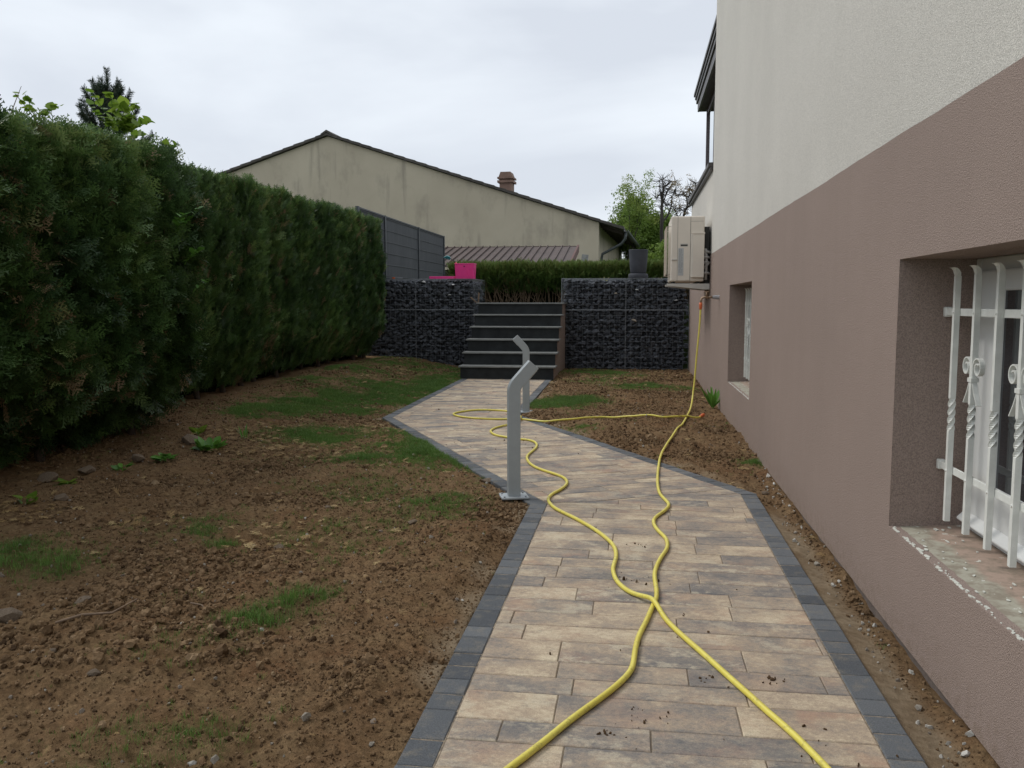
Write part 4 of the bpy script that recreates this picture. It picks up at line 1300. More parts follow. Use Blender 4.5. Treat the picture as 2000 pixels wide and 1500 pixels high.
HB = [(0.688,8.928),(0.631,8.844),(0.524,8.753),(0.316,8.576),(0.192,8.632),(0.041,8.685),(-0.191,8.804),(-0.346,8.782),(-0.494,8.647),(-0.755,8.498),(-0.953,8.582),(-1.146,8.708),(-1.278,8.666),(-1.544,8.668),(-1.719,8.746),(-1.838,8.851),(-1.910,9.009),(-1.887,9.142),(-1.777,9.336),(-1.617,9.404),(-1.437,9.357),(-1.362,9.313),(-1.254,9.187),(-1.167,8.905),(-1.131,8.595),(-1.163,8.367),(-1.217,8.253),(-1.284,8.104),(-1.315,7.932),(-1.296,7.774),(-1.223,7.600),(-1.106,7.498),(-0.983,7.400),(-0.909,7.382),(-0.835,7.282),(-0.792,7.101),(-0.791,6.899),(-0.812,6.659),(-0.802,6.481),(-0.747,6.258),(-0.668,6.091),(-0.567,5.956),(-0.485,5.842),(-0.436,5.711),(-0.428,5.565),(-0.455,5.406),(-0.496,5.282),(-0.505,5.154),(-0.489,5.048),(-0.443,4.913),(-0.370,4.789),(-0.290,4.661),(-0.183,4.452),(-0.120,4.293),(-0.083,4.161),(-0.070,4.008),(-0.079,3.871),(-0.081,3.788),(-0.070,3.688),(-0.048,3.595),(-0.003,3.498),(0.053,3.431),(0.094,3.348),(0.130,3.210),(0.180,3.066),(0.248,2.898),(0.308,2.740),(0.362,2.603),(0.398,2.505),(0.441,2.402),(0.489,2.256),(0.533,2.091),(0.539,1.930),(0.56,1.5)]
def over(x, y, spots):
    return sum(h_ * math.exp(-((x - a) ** 2 + (y - b) ** 2) / (r_ * r_)) for a, b, r_, h_ in spots)
Ah = relax(catmull([(a, b, 0) for a, b in HA]), 2)
A3 = [Vector((p.x, p.y, ground_z(p.x, p.y) + HR)) for p in Ah]
air = [Vector((0.747, 10.15, 1.150)), Vector((0.738, 10.13, 0.95)), Vector((0.722, 10.11, 0.75)), Vector((0.706, 10.10, 0.55)), Vector((0.693, 10.08, 0.35)), Vector((0.672, 10.02, 0.17)), Vector((0.648, 9.86, 0.06))]
g0 = [p for p in A3 if p.y < 9.55]
A3 = relax(catmull(air + g0[::6][:2], 6), 2)[:-6] + g0[6:]
A3 = relax(A3, 3)
Bh = relax(catmull([(a, b, 0) for a, b in HB]), 2)
spots = [(0.080, 3.36, 0.085, 0.021), (0.545, 8.765, 0.10, 0.022), (-1.14, 8.70, 0.10, 0.0), ]
B3 = []
for i, p in enumerate(Bh):
    z_ = ground_z(p.x, p.y) + HR + over(p.x, p.y, spots)
    if 21 * 5 < i < 26 * 5: z_ += 0.020 * math.exp(-((p.x + 1.13) ** 2 + (p.y - 8.69) ** 2) / 0.012)
    B3.append(Vector((p.x, p.y, z_)))
B3 = relax(B3, 3)
# hose B stays clear of hose A where they cross
ho = MB(); ho.tube(A3, HR, 12)
hose_a = empty('garden_hose', (0.747, 10.15, 0)); tag(hose_a, 'yellow garden hose hanging from the wall tap and snaking down the paved path', 'hose')
ho.v = [(a - 0.747, b - 10.15, c_) for a, b, c_ in ho.v]; ho.build('tubing', M['hose_yellow'], hose_a, sm=True)
q = MB(); q.tube([(0.0, 0, 1.195), (0, 0, 1.165), (-0.002, -0.002, 1.13), (-0.003, -0.003, 1.115)], [0.017, 0.019, 0.016, 0.013], 14); q.build('connector', M['orange_plastic'], hose_a, sm=True)
hose_b = empty('garden_hose', (0.688, 8.928, 0)); tag(hose_b, 'yellow garden hose with loose orange end on the soil, looping around the bollards', 'hose')
ho = MB(); ho.tube(B3, HR, 12); ho.v = [(a - 0.688, b - 8.928, c_) for a, b, c_ in ho.v]; ho.build('tubing', M['hose_yellow'], hose_b, sm=True)
e_ = Vector((B3[0].x - 0.688, B3[0].y - 8.928, B3[0].z)); dd = (B3[0] - B3[3]).normalized()
q = MB(); q.tube([e_ - dd * 0.03, e_, e_ + dd * 0.025, e_ + dd * 0.05], [0.013, 0.016, 0.019, 0.014], 14); q.build('connector', M['orange_plastic'], hose_b, sm=True)

# ---------------------------------------------------------------- bollard lights
def bollard(loc, rz, label):
    root = empty('bollard_light', loc, rz)
    tag(root, label, 'bollard light', 'bent grey bollard lights beside the path')
    w = 0.0375; h1 = 0.645; Rb = 0.085; ang = R(42); Lt = 0.148
    # centre line: up, bend toward +x, straight
    cl = [((0, 0.0), 0.0), ((0, h1), 0.0)]
    for k in range(1, 9):
        a = ang * k / 8
        cl.append(((Rb * (1 - math.cos(a)), h1 + Rb * math.sin(a)), a))
    e = cl[-1][0]; cl.append(((e[0] + Lt * math.sin(ang), e[1] + Lt * math.cos(ang)), ang))
    left = [(p[0] - w * math.cos(a), p[1] + w * math.sin(a)) for p, a in cl]
    right = [(p[0] + w * math.cos(a), p[1] - w * math.sin(a)) for p, a in cl]
    b = MB(); dpt = 0.031
    n = len(cl); V = []; F = []
    for l, r_ in zip(left, right):
        V += [(l[0], -dpt, l[1]), (r_[0], -dpt, r_[1]), (r_[0], dpt, r_[1]), (l[0], dpt, l[1])]
    for k in range(n - 1):
        for c_ in range(4):
            c2 = (c_ + 1) % 4
            F.append((k * 4 + c_, k * 4 + c2, k * 4 + 4 + c2, k * 4 + 4 + c_))
    F.append((3, 2, 1, 0)); F.append(tuple((n - 1) * 4 + c_ for c_ in range(4)))
    b.add(V, F); b.build('post', M['post_paint'], root, bevel=0.0035)
    e = cl[-1][0]; dx, dz = math.sin(ang), math.cos(ang)
    # recessed lens under the head
    q = MB(); a_ = (e[0] - dx * 0.085 + (w + 0.0015) * dz, e[1] - dz * 0.085 - (w + 0.0015) * dx); b_ = (e[0] - dx * 0.015 + (w + 0.0015) * dz, e[1] - dz * 0.015 - (w + 0.0015) * dx)
    q.obox((a_[0], 0, a_[1]), (b_[0], 0, b_[1]), 0.045, 0.003, up=(dz, 0, -dx)); q.build('lamp_lens', M['post_lens'], root)
    q = MB(); q.box(-0.085, 0.085, -0.075, 0.075, -0.008, 0.004); q.build('base_plate', M['post_paint'], root, bevel=0.003)
    for sx in (-0.065, 0.065):
        for sy in (-0.055, 0.055):
            q = MB(); q.tube([(sx, sy, 0.004), (sx, sy, 0.010)], 0.006, 6); q.build('bolt', M['galvanised'], root)
bollard((-0.724, 5.20, 0.010), R(17), 'nearest grey bollard light, bent head leaning right over the path edge')
bollard((-1.160, 9.30, 0.010), R(180 + 8), 'farther grey bollard light, bent head leaning left in front of the steps')

# ---------------------------------------------------------------- steps
st = empty('garden_steps', (-1.97, 14.2, 0)); tag(st, 'six dark slate garden steps climbing between the stone gabion walls', 'steps')
SX0, SX1 = -2.735, -1.205
def sp(mbx): mbx.v = [(a + 1.97, b - 14.2, c_) for a, b, c_ in mbx.v]; return mbx
YS = [13.30 + 0.32 * k for k in range(6)]
for k in range(6):
    y0_ = YS[k]; y1_ = YS[k + 1] + 0.03 if k < 5 else 15.95
    z1_ = 0.203 + (1.19 - 0.203) * k / 5
    xi0, xi1 = (SX0, SX1)
    q = MB(); q.box(xi0, xi1, y0_, y1_ + 0.02, z1_ - 0.024, z1_); sp(q).build('tread', M['slate_tread_sheen'], st, bevel=0.003)
    z0_ = -0.05 if k == 0 else 0.203 + (1.19 - 0.203) * (k - 1) / 5
    q = MB(); q.box(xi0 + 0.028, xi1 - 0.032, y0_ + 0.035, y0_ + 0.055, z0_, z1_ - 0.024); sp(q).build('riser', M['slate_riser'], st)
for xa, xb in ((SX1 - 0.050, SX1 - 0.030), (SX0 + 0.03, SX0 + 0.05)):
    poly = [(15.58, -0.2)]
    poly.append((13.345, -0.2))
    for k in range(6):
        z1_ = 0.203 + (1.19 - 0.203) * k / 5
        poly.append((YS[k] + 0.045, z1_ - 0.025))
        if k < 5: poly.append((YS[k + 1] + 0.045, z1_ - 0.025))
    poly.append((15.58, 1.165))
    q = MB()
    # cheek as boxes per step (keeps faces simple)
    for k in range(6):
        z1_ = 0.203 + (1.19 - 0.203) * k / 5
        ye = YS[k + 1] + 0.045 if k < 5 else 15.58
        q.box(xa, xb, YS[k] + 0.045, ye, -0.2, z1_ - 0.025)
    sp(q).build('side_wall', M['render_cheek'], st)
q = MB(); q.box(SX0 + 0.06, SX1 - 0.06, 15.5, 15.9, -0.2, 1.16); sp(q).build('core', M['render_cheek'], st)

# ---------------------------------------------------------------- gabion walls
def rock_meshes(n, seed, sub=0, flat=0.75, pts=15, pref='rock'):
    r_ = random.Random(seed); out = []
    for i in range(n):
        bm = bmesh.new()
        for k in range(pts):
            v3 = Vector((r_.gauss(0, 1), r_.gauss(0, 1), r_.gauss(0, 1))).normalized()
            v3 *= r_.uniform(0.8, 1.05)
            bm.verts.new((v3.x, v3.y, v3.z * flat))
        res = bmesh.ops.convex_hull(bm, input=bm.verts)
        bmesh.ops.delete(bm, geom=[e for e in res['geom_interior'] if isinstance(e, bmesh.types.BMVert)], context='VERTS')
        bmesh.ops.recalc_face_normals(bm, faces=bm.faces)
        me = bpy.data.meshes.new('%s_%d' % (pref, i)); bm.to_mesh(me); bm.free(); out.append(me)
    return out
GROCK = rock_meshes(14, 5, flat=0.78, pref='gabion_stone')
for m_ in GROCK: m_.materials.append(M['basalt'])
GODD = [m_.copy() for m_ in GROCK[:2]]
for m_, nm in zip(GODD, ('odd_stone', 'white_stone')): m_.materials.clear(); m_.materials.append(M[nm])
GW = 0.0933
def gabion(x0, x1, label, side_face, cage_breaks, odd, zmax=1.62):
    cx = (x0 + x1) / 2
    root = empty('gabion_wall', (cx, 15.9, 0)); tag(root, label, 'gabion wall')
    r_ = random.Random(int(x0 * 100))
    places = []
    YF = 15.60
    z = -0.03
    row = 0
    while z < zmax - 0.03:
        x = x0 + 0.05 + (0.04 if row % 2 else 0)
        while x < x1 - 0.02:
            s = r_.uniform(0.030, 0.062)
            places.append((x + r_.uniform(-0.03, 0.03), YF + 0.060 + r_.uniform(-0.005, 0.04), z + r_.uniform(-0.036, 0.036), s * r_.uniform(0.95, 1.4), s, s * r_.uniform(0.75, 1.05)))
            x += r_.uniform(0.060, 0.100)
        z += 0.072; row += 1
    extra = []
    # top layer and second layer behind, to close the gaps
    for i in range(int((x1 - x0) * 1.3 * 60)):
        extra.append((r_.uniform(x0 + 0.05, x1 - 0.05), YF + r_.uniform(0.10, 1.1), zmax - 0.045 + r_.uniform(-0.01, 0.008), 0.06, 0.06, 0.045))
    for i in range(int((x1 - x0) * 1.65 * 190)):
        extra.append((r_.uniform(x0 + 0.05, x1 - 0.05), YF + r_.uniform(0.075, 0.12), r_.uniform(0, zmax - 0.08), 0.05, 0.045, 0.045))
    if side_face:
        for i in range(330):
            extra.append((x1 - 0.05 - r_.uniform(0, 0.03), YF + r_.uniform(0.05, 1.15), r_.uniform(0.0, zmax - 0.05), 0.05, 0.058, 0.05))
    r_.shuffle(places)
    # the largest in view first
    places.sort(key=lambda p: -(p[3] * p[5]))
    inv_ = Vector((-cx, -15.9, 0))
    for i, p in enumerate(places[:298]):
        me_ = GROCK[r_.randrange(len(GROCK))]
        link('stone', me_, None, root, loc=Vector(p[:3]) + inv_, rot=(r_.uniform(-0.6, 0.6), r_.uniform(-0.9, 0.9), r_.uniform(0, 6.28)), scale=(p[3], p[4], p[5]))
    q = MB()
    for p in places[298:] + extra:
        me_ = GROCK[r_.randrange(len(GROCK))]
        mt = Matrix.LocRotScale(Vector(p[:3]) + inv_, Matrix.Rotation(r_.uniform(0, 6.28), 3, 'Z').to_quaternion(), Vector(p[3:6]))
        q.add([mt @ v3.co for v3 in me_.vertices], [tuple(pl.vertices) for pl in me_.polygons])
    q.build('stone_fill', M['basalt_fill'], root, kind='stuff')
    for (ox, oz, s, wh, lab) in odd:
        link('stone', GODD[wh], None, root, loc=Vector((ox, YF + 0.045, oz)) + inv_, rot=(0, 0.1, r_.uniform(0, 6)), scale=(s, 0.04, s * 0.62), label=lab)
    q = MB(); q.box(x0 + 0.06, x1 - 0.08, YF + 0.12, YF + 1.2, -0.1, zmax - 0.07)
    q.v = [tuple(Vector(v3) + inv_) for v3 in q.v]; q.build('core', M['gabion_core'], root, kind='stuff')
    # welded mesh cages
    cages = []
    zb_ = [(-0.08, 1.055), (1.065, zmax)]
    for (ca, cb) in cage_breaks:
        for (za, zc) in zb_:
            q = MB(); rw = 0.0011; yw = YF - 0.004
            nh = int(round((zc - za) / GW))
            for i in range(nh + 1):
                zz = zc - i * GW
                if zz > za - 0.02: q.obox((ca, yw, zz), (cb, yw, zz), rw * 2, rw * 2)
            nv = max(1, int(round((cb - ca) / GW)))
            for i in range(nv + 1):
                xx = ca + (cb - ca) * i / nv
                q.obox((xx, yw + 0.004, za), (xx, yw + 0.004, zc), rw * 1.7, rw * 1.7, up=(0, 1, 0))
            # stronger frame edge, spiral seam
            q.tube([(ca, yw, zc), (cb, yw, zc)], 0.0030, 6); q.tube([(ca, yw, za), (ca, yw, zc)], 0.0022, 6)
            q.tube([(ca, yw, za + 0.002), (cb, yw, za + 0.002)], 0.0030, 6); q.tube([(cb, yw, za), (cb, yw, zc)], 0.0022, 6)
            k = int((cb - ca) / 0.018)
            if zc > 1.5:    # top face
                for i in range(nv + 1):
                    xx = ca + (cb - ca) * i / nv
                    q.obox((xx, YF, zc + 0.002), (xx, YF + 1.15, zc + 0.002), rw * 1.7, rw * 1.7)
                for i in range(13): q.obox((ca, YF + i * GW, zc), (cb, YF + i * GW, zc), rw * 1.7, rw * 1.7)
            if side_face and abs(cb - x1) < 1e-3 or (not side_face and abs(ca - x0) < 1e-3):
                xs_ = cb + 0.004 if side_face else ca - 0.004
                for i in range(nh + 1): q.obox((xs_, YF, zc - i * GW), (xs_, YF + 1.15, zc - i * GW), rw * 2, rw * 2)
                for i in range(13): q.obox((xs_, YF + i * GW, za), (xs_, YF + i * GW, zc), rw * 2, rw * 2, up=(0, 1, 0))
            q.v = [tuple(Vector(v3) + inv_) for v3 in q.v]
            q.build('wire_cage', M['galvanised'], root)
    return root
gabion(-5.05, -2.905, 'dark stone gabion wall left of the steps, pink toys on top', True, [(-5.05, -4.0), (-3.99, -2.905)],
       [(-3.30, 1.52, 0.030, 1, 'small pale stone chip'), (-3.85, 1.575, 0.055, 1, 'flat pale stone'), (-3.37, 1.33, 0.028, 1, 'small pale stone')])
gabion(-1.305, 0.945, 'dark stone gabion wall right of the steps, round pot on top', False, [(-1.305, -0.165), (-0.155, 0.945)],
       [(-0.34, 1.355, 0.036, 0, 'light tan stone'), (0.72, 1.235, 0.036, 1, 'pale grey stone'), (-0.02, 0.87, 0.075, 0, 'long tan stone'), (0.04, 1.42, 0.03, 1, 'small white stone')])

# two short wooden stakes by the left gabion at the top step
q = MB(); q.box(-0.012, 0.012, -0.012, 0.012, 0, 0.20)
sk = q.build('wooden_stake', M['dead_twig']); sk.location = (-2.80, 15.45, 1.17); sk.rotation_euler = (0, R(4), 0); tag(sk, 'thin pale wooden stake standing beside the top step', 'stake')
q = MB(); q.box(-0.010, 0.010, -0.010, 0.010, 0, 0.16)
sk = q.build('wooden_stake', M['dead_twig']); sk.location = (-2.80, 15.35, 1.18); sk.rotation_euler = (0, R(-48), 0); tag(sk, 'short wooden stake leaning left at the top step corner', 'stake')

# ---------------------------------------------------------------- things on the gabions
pot = empty('planter', (0.052, 15.86, 1.625)); tag(pot, 'round dark grey empty planter standing on the right gabion wall', 'planter')
q = MB(); q.lathe([(0.0, 0.0), (0.172, 0.0), (0.178, 0.03), (0.172, 0.075), (0.15, 0.085), (0.0, 0.085)], n=40); q.build('saucer', M['pot_grey'], pot, sm=True, bevel=0.002)
q = MB(); q.lathe([(0.0, 0.086), (0.130, 0.086), (0.142, 0.11), (0.160, 0.30), (0.170, 0.498), (0.172, 0.505), (0.168, 0.510), (0.156, 0.508), (0.152, 0.42), (0.145, 0.36), (0.0, 0.36)], n=44); q.build('pot', M['pot_grey'], pot, sm=True)

pk = empty('toy_bucket', (-3.11, 15.86, 1.627)); tag(pk, 'square bright pink plastic toy bucket on the left gabion wall', 'bucket')
def frustum(mbx, a, b, z0, z1, a2, b2):
    mbx.add([(-a, -b, z0), (a, -b, z0), (a, b, z0), (-a, b, z0), (-a2, -b2, z1), (a2, -b2, z1), (a2, b2, z1), (-a2, b2, z1)],
            [(3, 2, 1, 0), (0, 1, 5, 4), (1, 2, 6, 5), (2, 3, 7, 6), (3, 0, 4, 7)])
q = MB(); frustum(q, 0.168, 0.11, 0.0, 0.272, 0.180, 0.125)
q.add([(-0.17, -0.115, 0.272), (0.17, -0.115, 0.272), (0.17, 0.115, 0.272), (-0.17, 0.115, 0.272), (-0.155, -0.10, 0.03), (0.155, -0.10, 0.03), (0.155, 0.10, 0.03), (-0.155, 0.10, 0.03)],
      [(4, 5, 6, 7), (0, 4, 7, 3), (1, 2, 6, 5), (0, 1, 5, 4), (3, 7, 6, 2)])
q.build('body', M['pink_plastic'], pk, bevel=0.008)
q = MB()
for a, b, c_, d_ in ((-0.186, 0.186, -0.131, -0.115), (-0.186, 0.186, 0.115, 0.131), (-0.186, -0.17, -0.115, 0.115), (0.17, 0.186, -0.115, 0.115)): q.box(a, b, c_, d_, 0.268, 0.282)
q.build('rim', M['pink_plastic'], pk, bevel=0.003)
q = MB(); q.prism([(-0.016, 0.236), (0.016, 0.236), (0.012, 0.222), (0.0, 0.214), (-0.012, 0.222)], 'y', -0.1265, -0.118); q.build('handle_hole', M['ac_dark'], pk)
q = MB(); q.box(0.118, 0.124, -0.128, -0.121, 0.02, 0.26); q.box(0.05, 0.054, -0.127, -0.120, 0.03, 0.20); q.build('rib', M['pink_plastic'], pk)

q = MB(); q.box(-0.235, 0.235, -0.11, 0.11, 0.0, 0.012); q.box(-0.235, 0.235, -0.12, -0.105, 0.0, 0.046); q.box(-0.235, 0.235, 0.105, 0.12, 0.0, 0.046); q.box(-0.24, -0.225, -0.105, 0.105, 0.0, 0.046); q.box(0.225, 0.24, -0.105, 0.105, 0.0, 0.046)
tr = q.build('toy_tray', M['pink_plastic'], bevel=0.004); tr.location = (-3.535, 15.86, 1.627); tag(tr, 'flat bright pink plastic tray lying left of the pink bucket', 'tray')

tl = empty('toy_shovel', (-3.20, 15.83, 1.85)); tag(tl, 'small toy shovel with teal blade and red handle sticking out of pink bucket', 'toy shovel')
q = MB(); q.tube([(0.03, 0, -0.06), (-0.09, 0, 0.08)], 0.012, 10); q.build('handle', M['red_plastic'], tl, sm=True)
q = MB(); q.tube([(-0.085, 0, 0.075), (-0.19, 0, 0.155)], 0.007, 8); q.build('shaft', M['ac_dark'], tl, sm=True)
q = MB()
q.add([(-0.18, -0.02, 0.15), (-0.20, -0.03, 0.185), (-0.255, -0.02, 0.200), (-0.325, 0.0, 0.170), (-0.27, 0.02, 0.150), (-0.21, 0.0, 0.125),
       (-0.18, 0.01, 0.15), (-0.20, 0.0, 0.195), (-0.255, 0.01, 0.210), (-0.325, 0.02, 0.178), (-0.27, 0.05, 0.160), (-0.21, 0.03, 0.13)],
      [(0, 1, 2, 3, 4, 5), (11, 10, 9, 8, 7, 6)] + [(i, 6 + i, 6 + (i + 1) % 6, (i + 1) % 6) for i in range(6)])
q.build('blade', M['teal_plastic'], tl, bevel=0.003)

tl = empty('hand_tool', (-4.45, 15.72, 1.632)); tag(tl, 'thin grey tool with orange joint lying on the left gabion beside the hedge', 'tool')
q = MB(); q.tube([(-0.16, 0, 0.004), (0.17, 0.02, 0.012)], 0.007, 8); q.tube([(-0.15, 0.03, 0.018), (0.16, 0.0, 0.010)], 0.006, 8); q.build('arm', M['galvanised'], tl, sm=True)
q = MB(); q.box(-0.02, 0.03, -0.01, 0.03, -0.002, 0.026); q.build('joint', M['orange_plastic'], tl, bevel=0.004)

# ---------------------------------------------------------------- privacy fence on the terrace
fc = empty('fence', (-4.9, 18, 1.165)); tag(fc, 'dark grey privacy screen fence standing behind the hedge end', 'fence')
yP = [15.05, 16.72, 19.4, 22.05]
for a in yP:
    q = MB(); q.box(-0.03, 0.03, a - 18 - 0.03, a - 18 + 0.03, 0 if a > 16 else -1.1, 1.73); q.build('post', M['screen_post'], fc)
for a, b in zip(yP[:-1], yP[1:]):
    q = MB(); q.box(-0.012, 0.004, a - 18 + 0.03, b - 18 - 0.03, 0.02, 1.70); pn = q.build('screen_panel', M['screen_grey'], fc)
    q = MB()
    for i in range(8):
        z_ = 0.10 + i * 0.225
        q.tube([(0.014, a - 18 + 0.03, z_), (0.014, b - 18 - 0.03, z_)], 0.005, 6)
    for i in range(int((b - a) / 0.2)):
        yy = a - 18 + 0.1 + i * 0.2
        pass
    q.build('wire', M['screen_post'], pn)
    q = MB(); q.box(-0.022, 0.022, a - 18 + 0.03, b - 18 - 0.03, 1.70, 1.725); q.build('top_rail', M['screen_post'], fc)

# ---------------------------------------------------------------- brown metal shed
sh = empty('shed', (-3.3, 24.5, 1.165)); tag(sh, 'low shed with brown standing seam metal roof against the cream gable', 'shed')
XS0, XS1 = -6.4, -1.75
def shv(mbx): mbx.v = [(a + 3.3, b - 24.5, c_ - 1.165) for a, b, c_ in mbx.v]; return mbx
def roofz(y): return 2.875 - (26.4 - y) / 3.4 * 0.715
n_p = 21; pw = (XS1 - XS0) / n_p
for i in range(n_p):
    a = XS0 + i * pw; b = a + pw
    q = MB(); q.prism([(23.0, roofz(23.0) - 0.02), (26.4, roofz(26.4) - 0.02), (26.4, roofz(26.4)), (23.0, roofz(23.0))], 'x', a + 0.012, b - 0.012)
    shv(q).build('roof_panel', M['shed_metal'], sh)
    q = MB(); q.prism([(22.98, roofz(23.0) - 0.03), (26.43, roofz(26.4) - 0.03), (26.43, roofz(26.4) + 0.05), (22.98, roofz(23.0) + 0.038)], 'x', a - 0.012, a + 0.0115)
    shv(q).build('seam', M['shed_metal'], sh)
q = MB(); q.box(XS0, XS1 - 0.02, 26.39, 26.50, 2.79, 2.89); shv(q).build('ridge_flashing', M['shed_metal'], sh)
q = MB(); q.prism([(22.95, 1.98), (26.6, 2.72), (26.6, 2.94), (22.95, 2.19)], 'x', XS1, XS1 + 0.05); shv(q).build('verge_board', M['shed_red'], sh)
q = MB(); q.box(XS0 + 0.1, XS1 - 0.1, 23.3, 26.4, 1.17, 2.08); shv(q).build('wall', M['old_wood'], sh)
for nm, dx, w_, h_, tl_, lab in (('plank', 0.0, 0.16, 1.17, 6, 'weathered grey plank leaning at the right end of the shed'), ('plank', 0.20, 0.10, 1.02, -9, 'narrower tilted grey plank beside the wider one by the shed')):
    q = MB(); q.box(-w_ / 2, w_ / 2, -0.015, 0.015, 0, h_); q.build('board', M['weathered_board']) if False else None
    o = q.build(nm, M['weathered_board'], bevel=0.003); o.location = (-1.30 + dx, 20.6, 1.17); o.rotation_euler = (R(-8), R(tl_), 0); tag(o, lab, 'plank')

# ---------------------------------------------------------------- neighbour building
nb = empty('building', (-1.25, 30, 1.165), R(-3.0)); tag(nb, 'long cream neighbouring building with stained gable wall and low tiled roof', 'building')
# local x: 0 at right corner, negative to the left; local y away; z from terrace
def nz(zw): return zw - 1.165
RX = -9.75; ZR = nz(7.12); ZE = nz(3.90); LX = -19.0
sl = (ZR - ZE) / (0 - RX)
sll = 0.308
ZL = ZR + (LX - RX) * sll
DEP = 11.5
q = MB()
q.prism([(LX, -1.0), (0, -1.0), (0, ZE), (RX, ZR), (LX, ZL)], 'y', 0, 0.25)
q.build('gable_wall', M['old_render'], nb)
q = MB(); q.box(-0.25, 0, 0.25, DEP, -1.0, ZE - 0.03); q.box(LX, LX + 0.25, 0.25, DEP, -1, ZL - 0.05); q.box(LX, 0, DEP, DEP + 0.2, -1.0, ZL); q.build('wall', M['old_render'], nb)
OV = 0.85
def slab(x0, z0, x1, z1, t0, t1, ya, yb):
    q = MB(); q.prism([(x0, z0 + t0), (x1, z1 + t0), (x1, z1 + t1), (x0, z0 + t1)], 'y', ya, yb); return q
slab(RX, ZR, OV, ZR - sl * (OV - RX), 0.02, 0.10, -0.04, DEP + 0.4).build('roof', M['old_tile'], nb, label='right roof slope')
slab(LX - 0.5, ZL - 0.5 * sll, RX, ZR, 0.02, 0.10, -0.04, DEP + 0.4).build('roof', M['old_tile'], nb, label='left roof slope')
nt = 26; Lr = (OV - RX) / nt
for i in range(nt):
    xa = RX + i * Lr; xb = xa + Lr * 1.03
    za = ZR - sl * (xa - RX); zb2 = ZR - sl * (xb - RX)
    q = MB(); q.prism([(xa, za + 0.02), (xb, zb2 + 0.03), (xb, zb2 + 0.128), (xa, za + 0.105)], 'y', -0.13, 0.22); q.build('verge_tile', M['old_tile'], nb)
nt = 22; Lr = (RX - LX) / nt
for i in range(nt):
    xa = RX - i * Lr; xb = xa - Lr * 1.03
    za = ZR + sll * (xa - RX); zb2 = ZR + sll * (xb - RX)
    q = MB(); q.prism([(xb, zb2 + 0.03), (xa, za + 0.02), (xa, za + 0.105), (xb, zb2 + 0.128)], 'y', -0.13, 0.22); q.build('verge_tile', M['old_tile'], nb)
for i in range(26):
    ya = -0.15 + i * 0.46
    q = MB(); q.prism([(RX - 0.22, ZR - 0.0), (RX, ZR + 0.13), (RX + 0.22, ZR - 0.0), (RX + 0.22, ZR + 0.07), (RX, ZR + 0.21), (RX - 0.22, ZR + 0.07)], 'y', ya, ya + 0.47 if i else ya + 0.45); q.build('ridge_tile', M['old_tile'], nb)
# underside, rafters, gutter, downpipe
ze = ZR - sl * (OV - RX)
for i in range(14):
    yy = 0.5 + i * 0.85
    q = MB(); q.prism([(-0.1, ZE - 0.10), (OV - 0.08, ze - 0.10), (OV - 0.08, ze + 0.01), (-0.1, ZE + 0.02)], 'y', yy, yy + 0.09); q.build('rafter', M['old_wood'], nb)
q = MB()
pf = [(OV + 0.07 + 0.075 * math.cos(R(180 + a)), ze + 0.02 + 0.075 * math.sin(R(180 + a))) for a in range(0, 181, 20)]
pin = [(OV + 0.07 + 0.068 * math.cos(R(180 + a)), ze + 0.02 + 0.068 * math.sin(R(180 + a))) for a in range(180, -1, -20)]
q.prism(pf + pin, 'y', -0.1, DEP + 0.4)
gt = q.build('gutter', M['zinc_gutter'], nb)
q = MB(); q.tube([(OV + 0.07, 0.0, ze - 0.05), (OV + 0.05, 0.0, ze - 0.28), (OV - 0.08, 0.02, ze - 0.45), (0.12, 0.10, ze - 0.78), (0.08, 0.12, ze - 1.0), (0.08, 0.12, -0.8)], 0.05, 10)
q.build('downpipe', M['zinc_gutter'], nb, sm=True)
# side wall openings and pilasters
for i, (ya, w_, z0_, z1_) in enumerate([(1.2, 1.0, -0.2, 1.55), (3.2, 0.9, 0.2, 1.55), (5.2, 0.9, 0.2, 1.5), (7.2, 0.9, 0.2, 1.5), (9.2, 0.9, 0.2, 1.5)]):
    q = MB(); q.box(-0.02, 0.03, ya, ya + w_, z0_, z1_); w = q.build('window', M['shutter'], nb)
    q = MB(); q.box(0.031, 0.036, ya + 0.08, ya + w_ - 0.08, z0_ + 0.08, z1_ - 0.08); q.build('pane', M['glass_dark'], w)
q = MB(); q.box(-0.95, -0.02, -0.0, 0, 0, 0)
# chimney
ch = MB(); cx_ = -3.45; cz = ZR - sl * (cx_ - RX)
ch.box(cx_ - 0.22, cx_ + 0.22, 1.0, 1.5, cz - 0.2, cz + 0.42); cho = ch.build('chimney', M['chimney_brick'], nb)
q = MB(); q.box(cx_ - 0.29, cx_ + 0.29, 0.93, 1.57, cz + 0.42, cz + 0.50); q.box(cx_ - 0.20, cx_ + 0.20, 1.02, 1.48, cz + 0.50, cz + 0.62); q.build('cap', M['chimney_brick'], cho)
q = MB(); q.box(cx_ - 0.29, cx_ + 0.29, 0.93, 1.57, cz + 0.56, cz + 0.62); q.prism([(cx_ - 0.25, cz + 0.62), (cx_ + 0.25, cz + 0.62), (cx_ + 0.18, cz + 0.80), (cx_ - 0.18, cz + 0.80)], 'y', 0.97, 1.53); q.build('hood', M['chimney_brick'], cho)

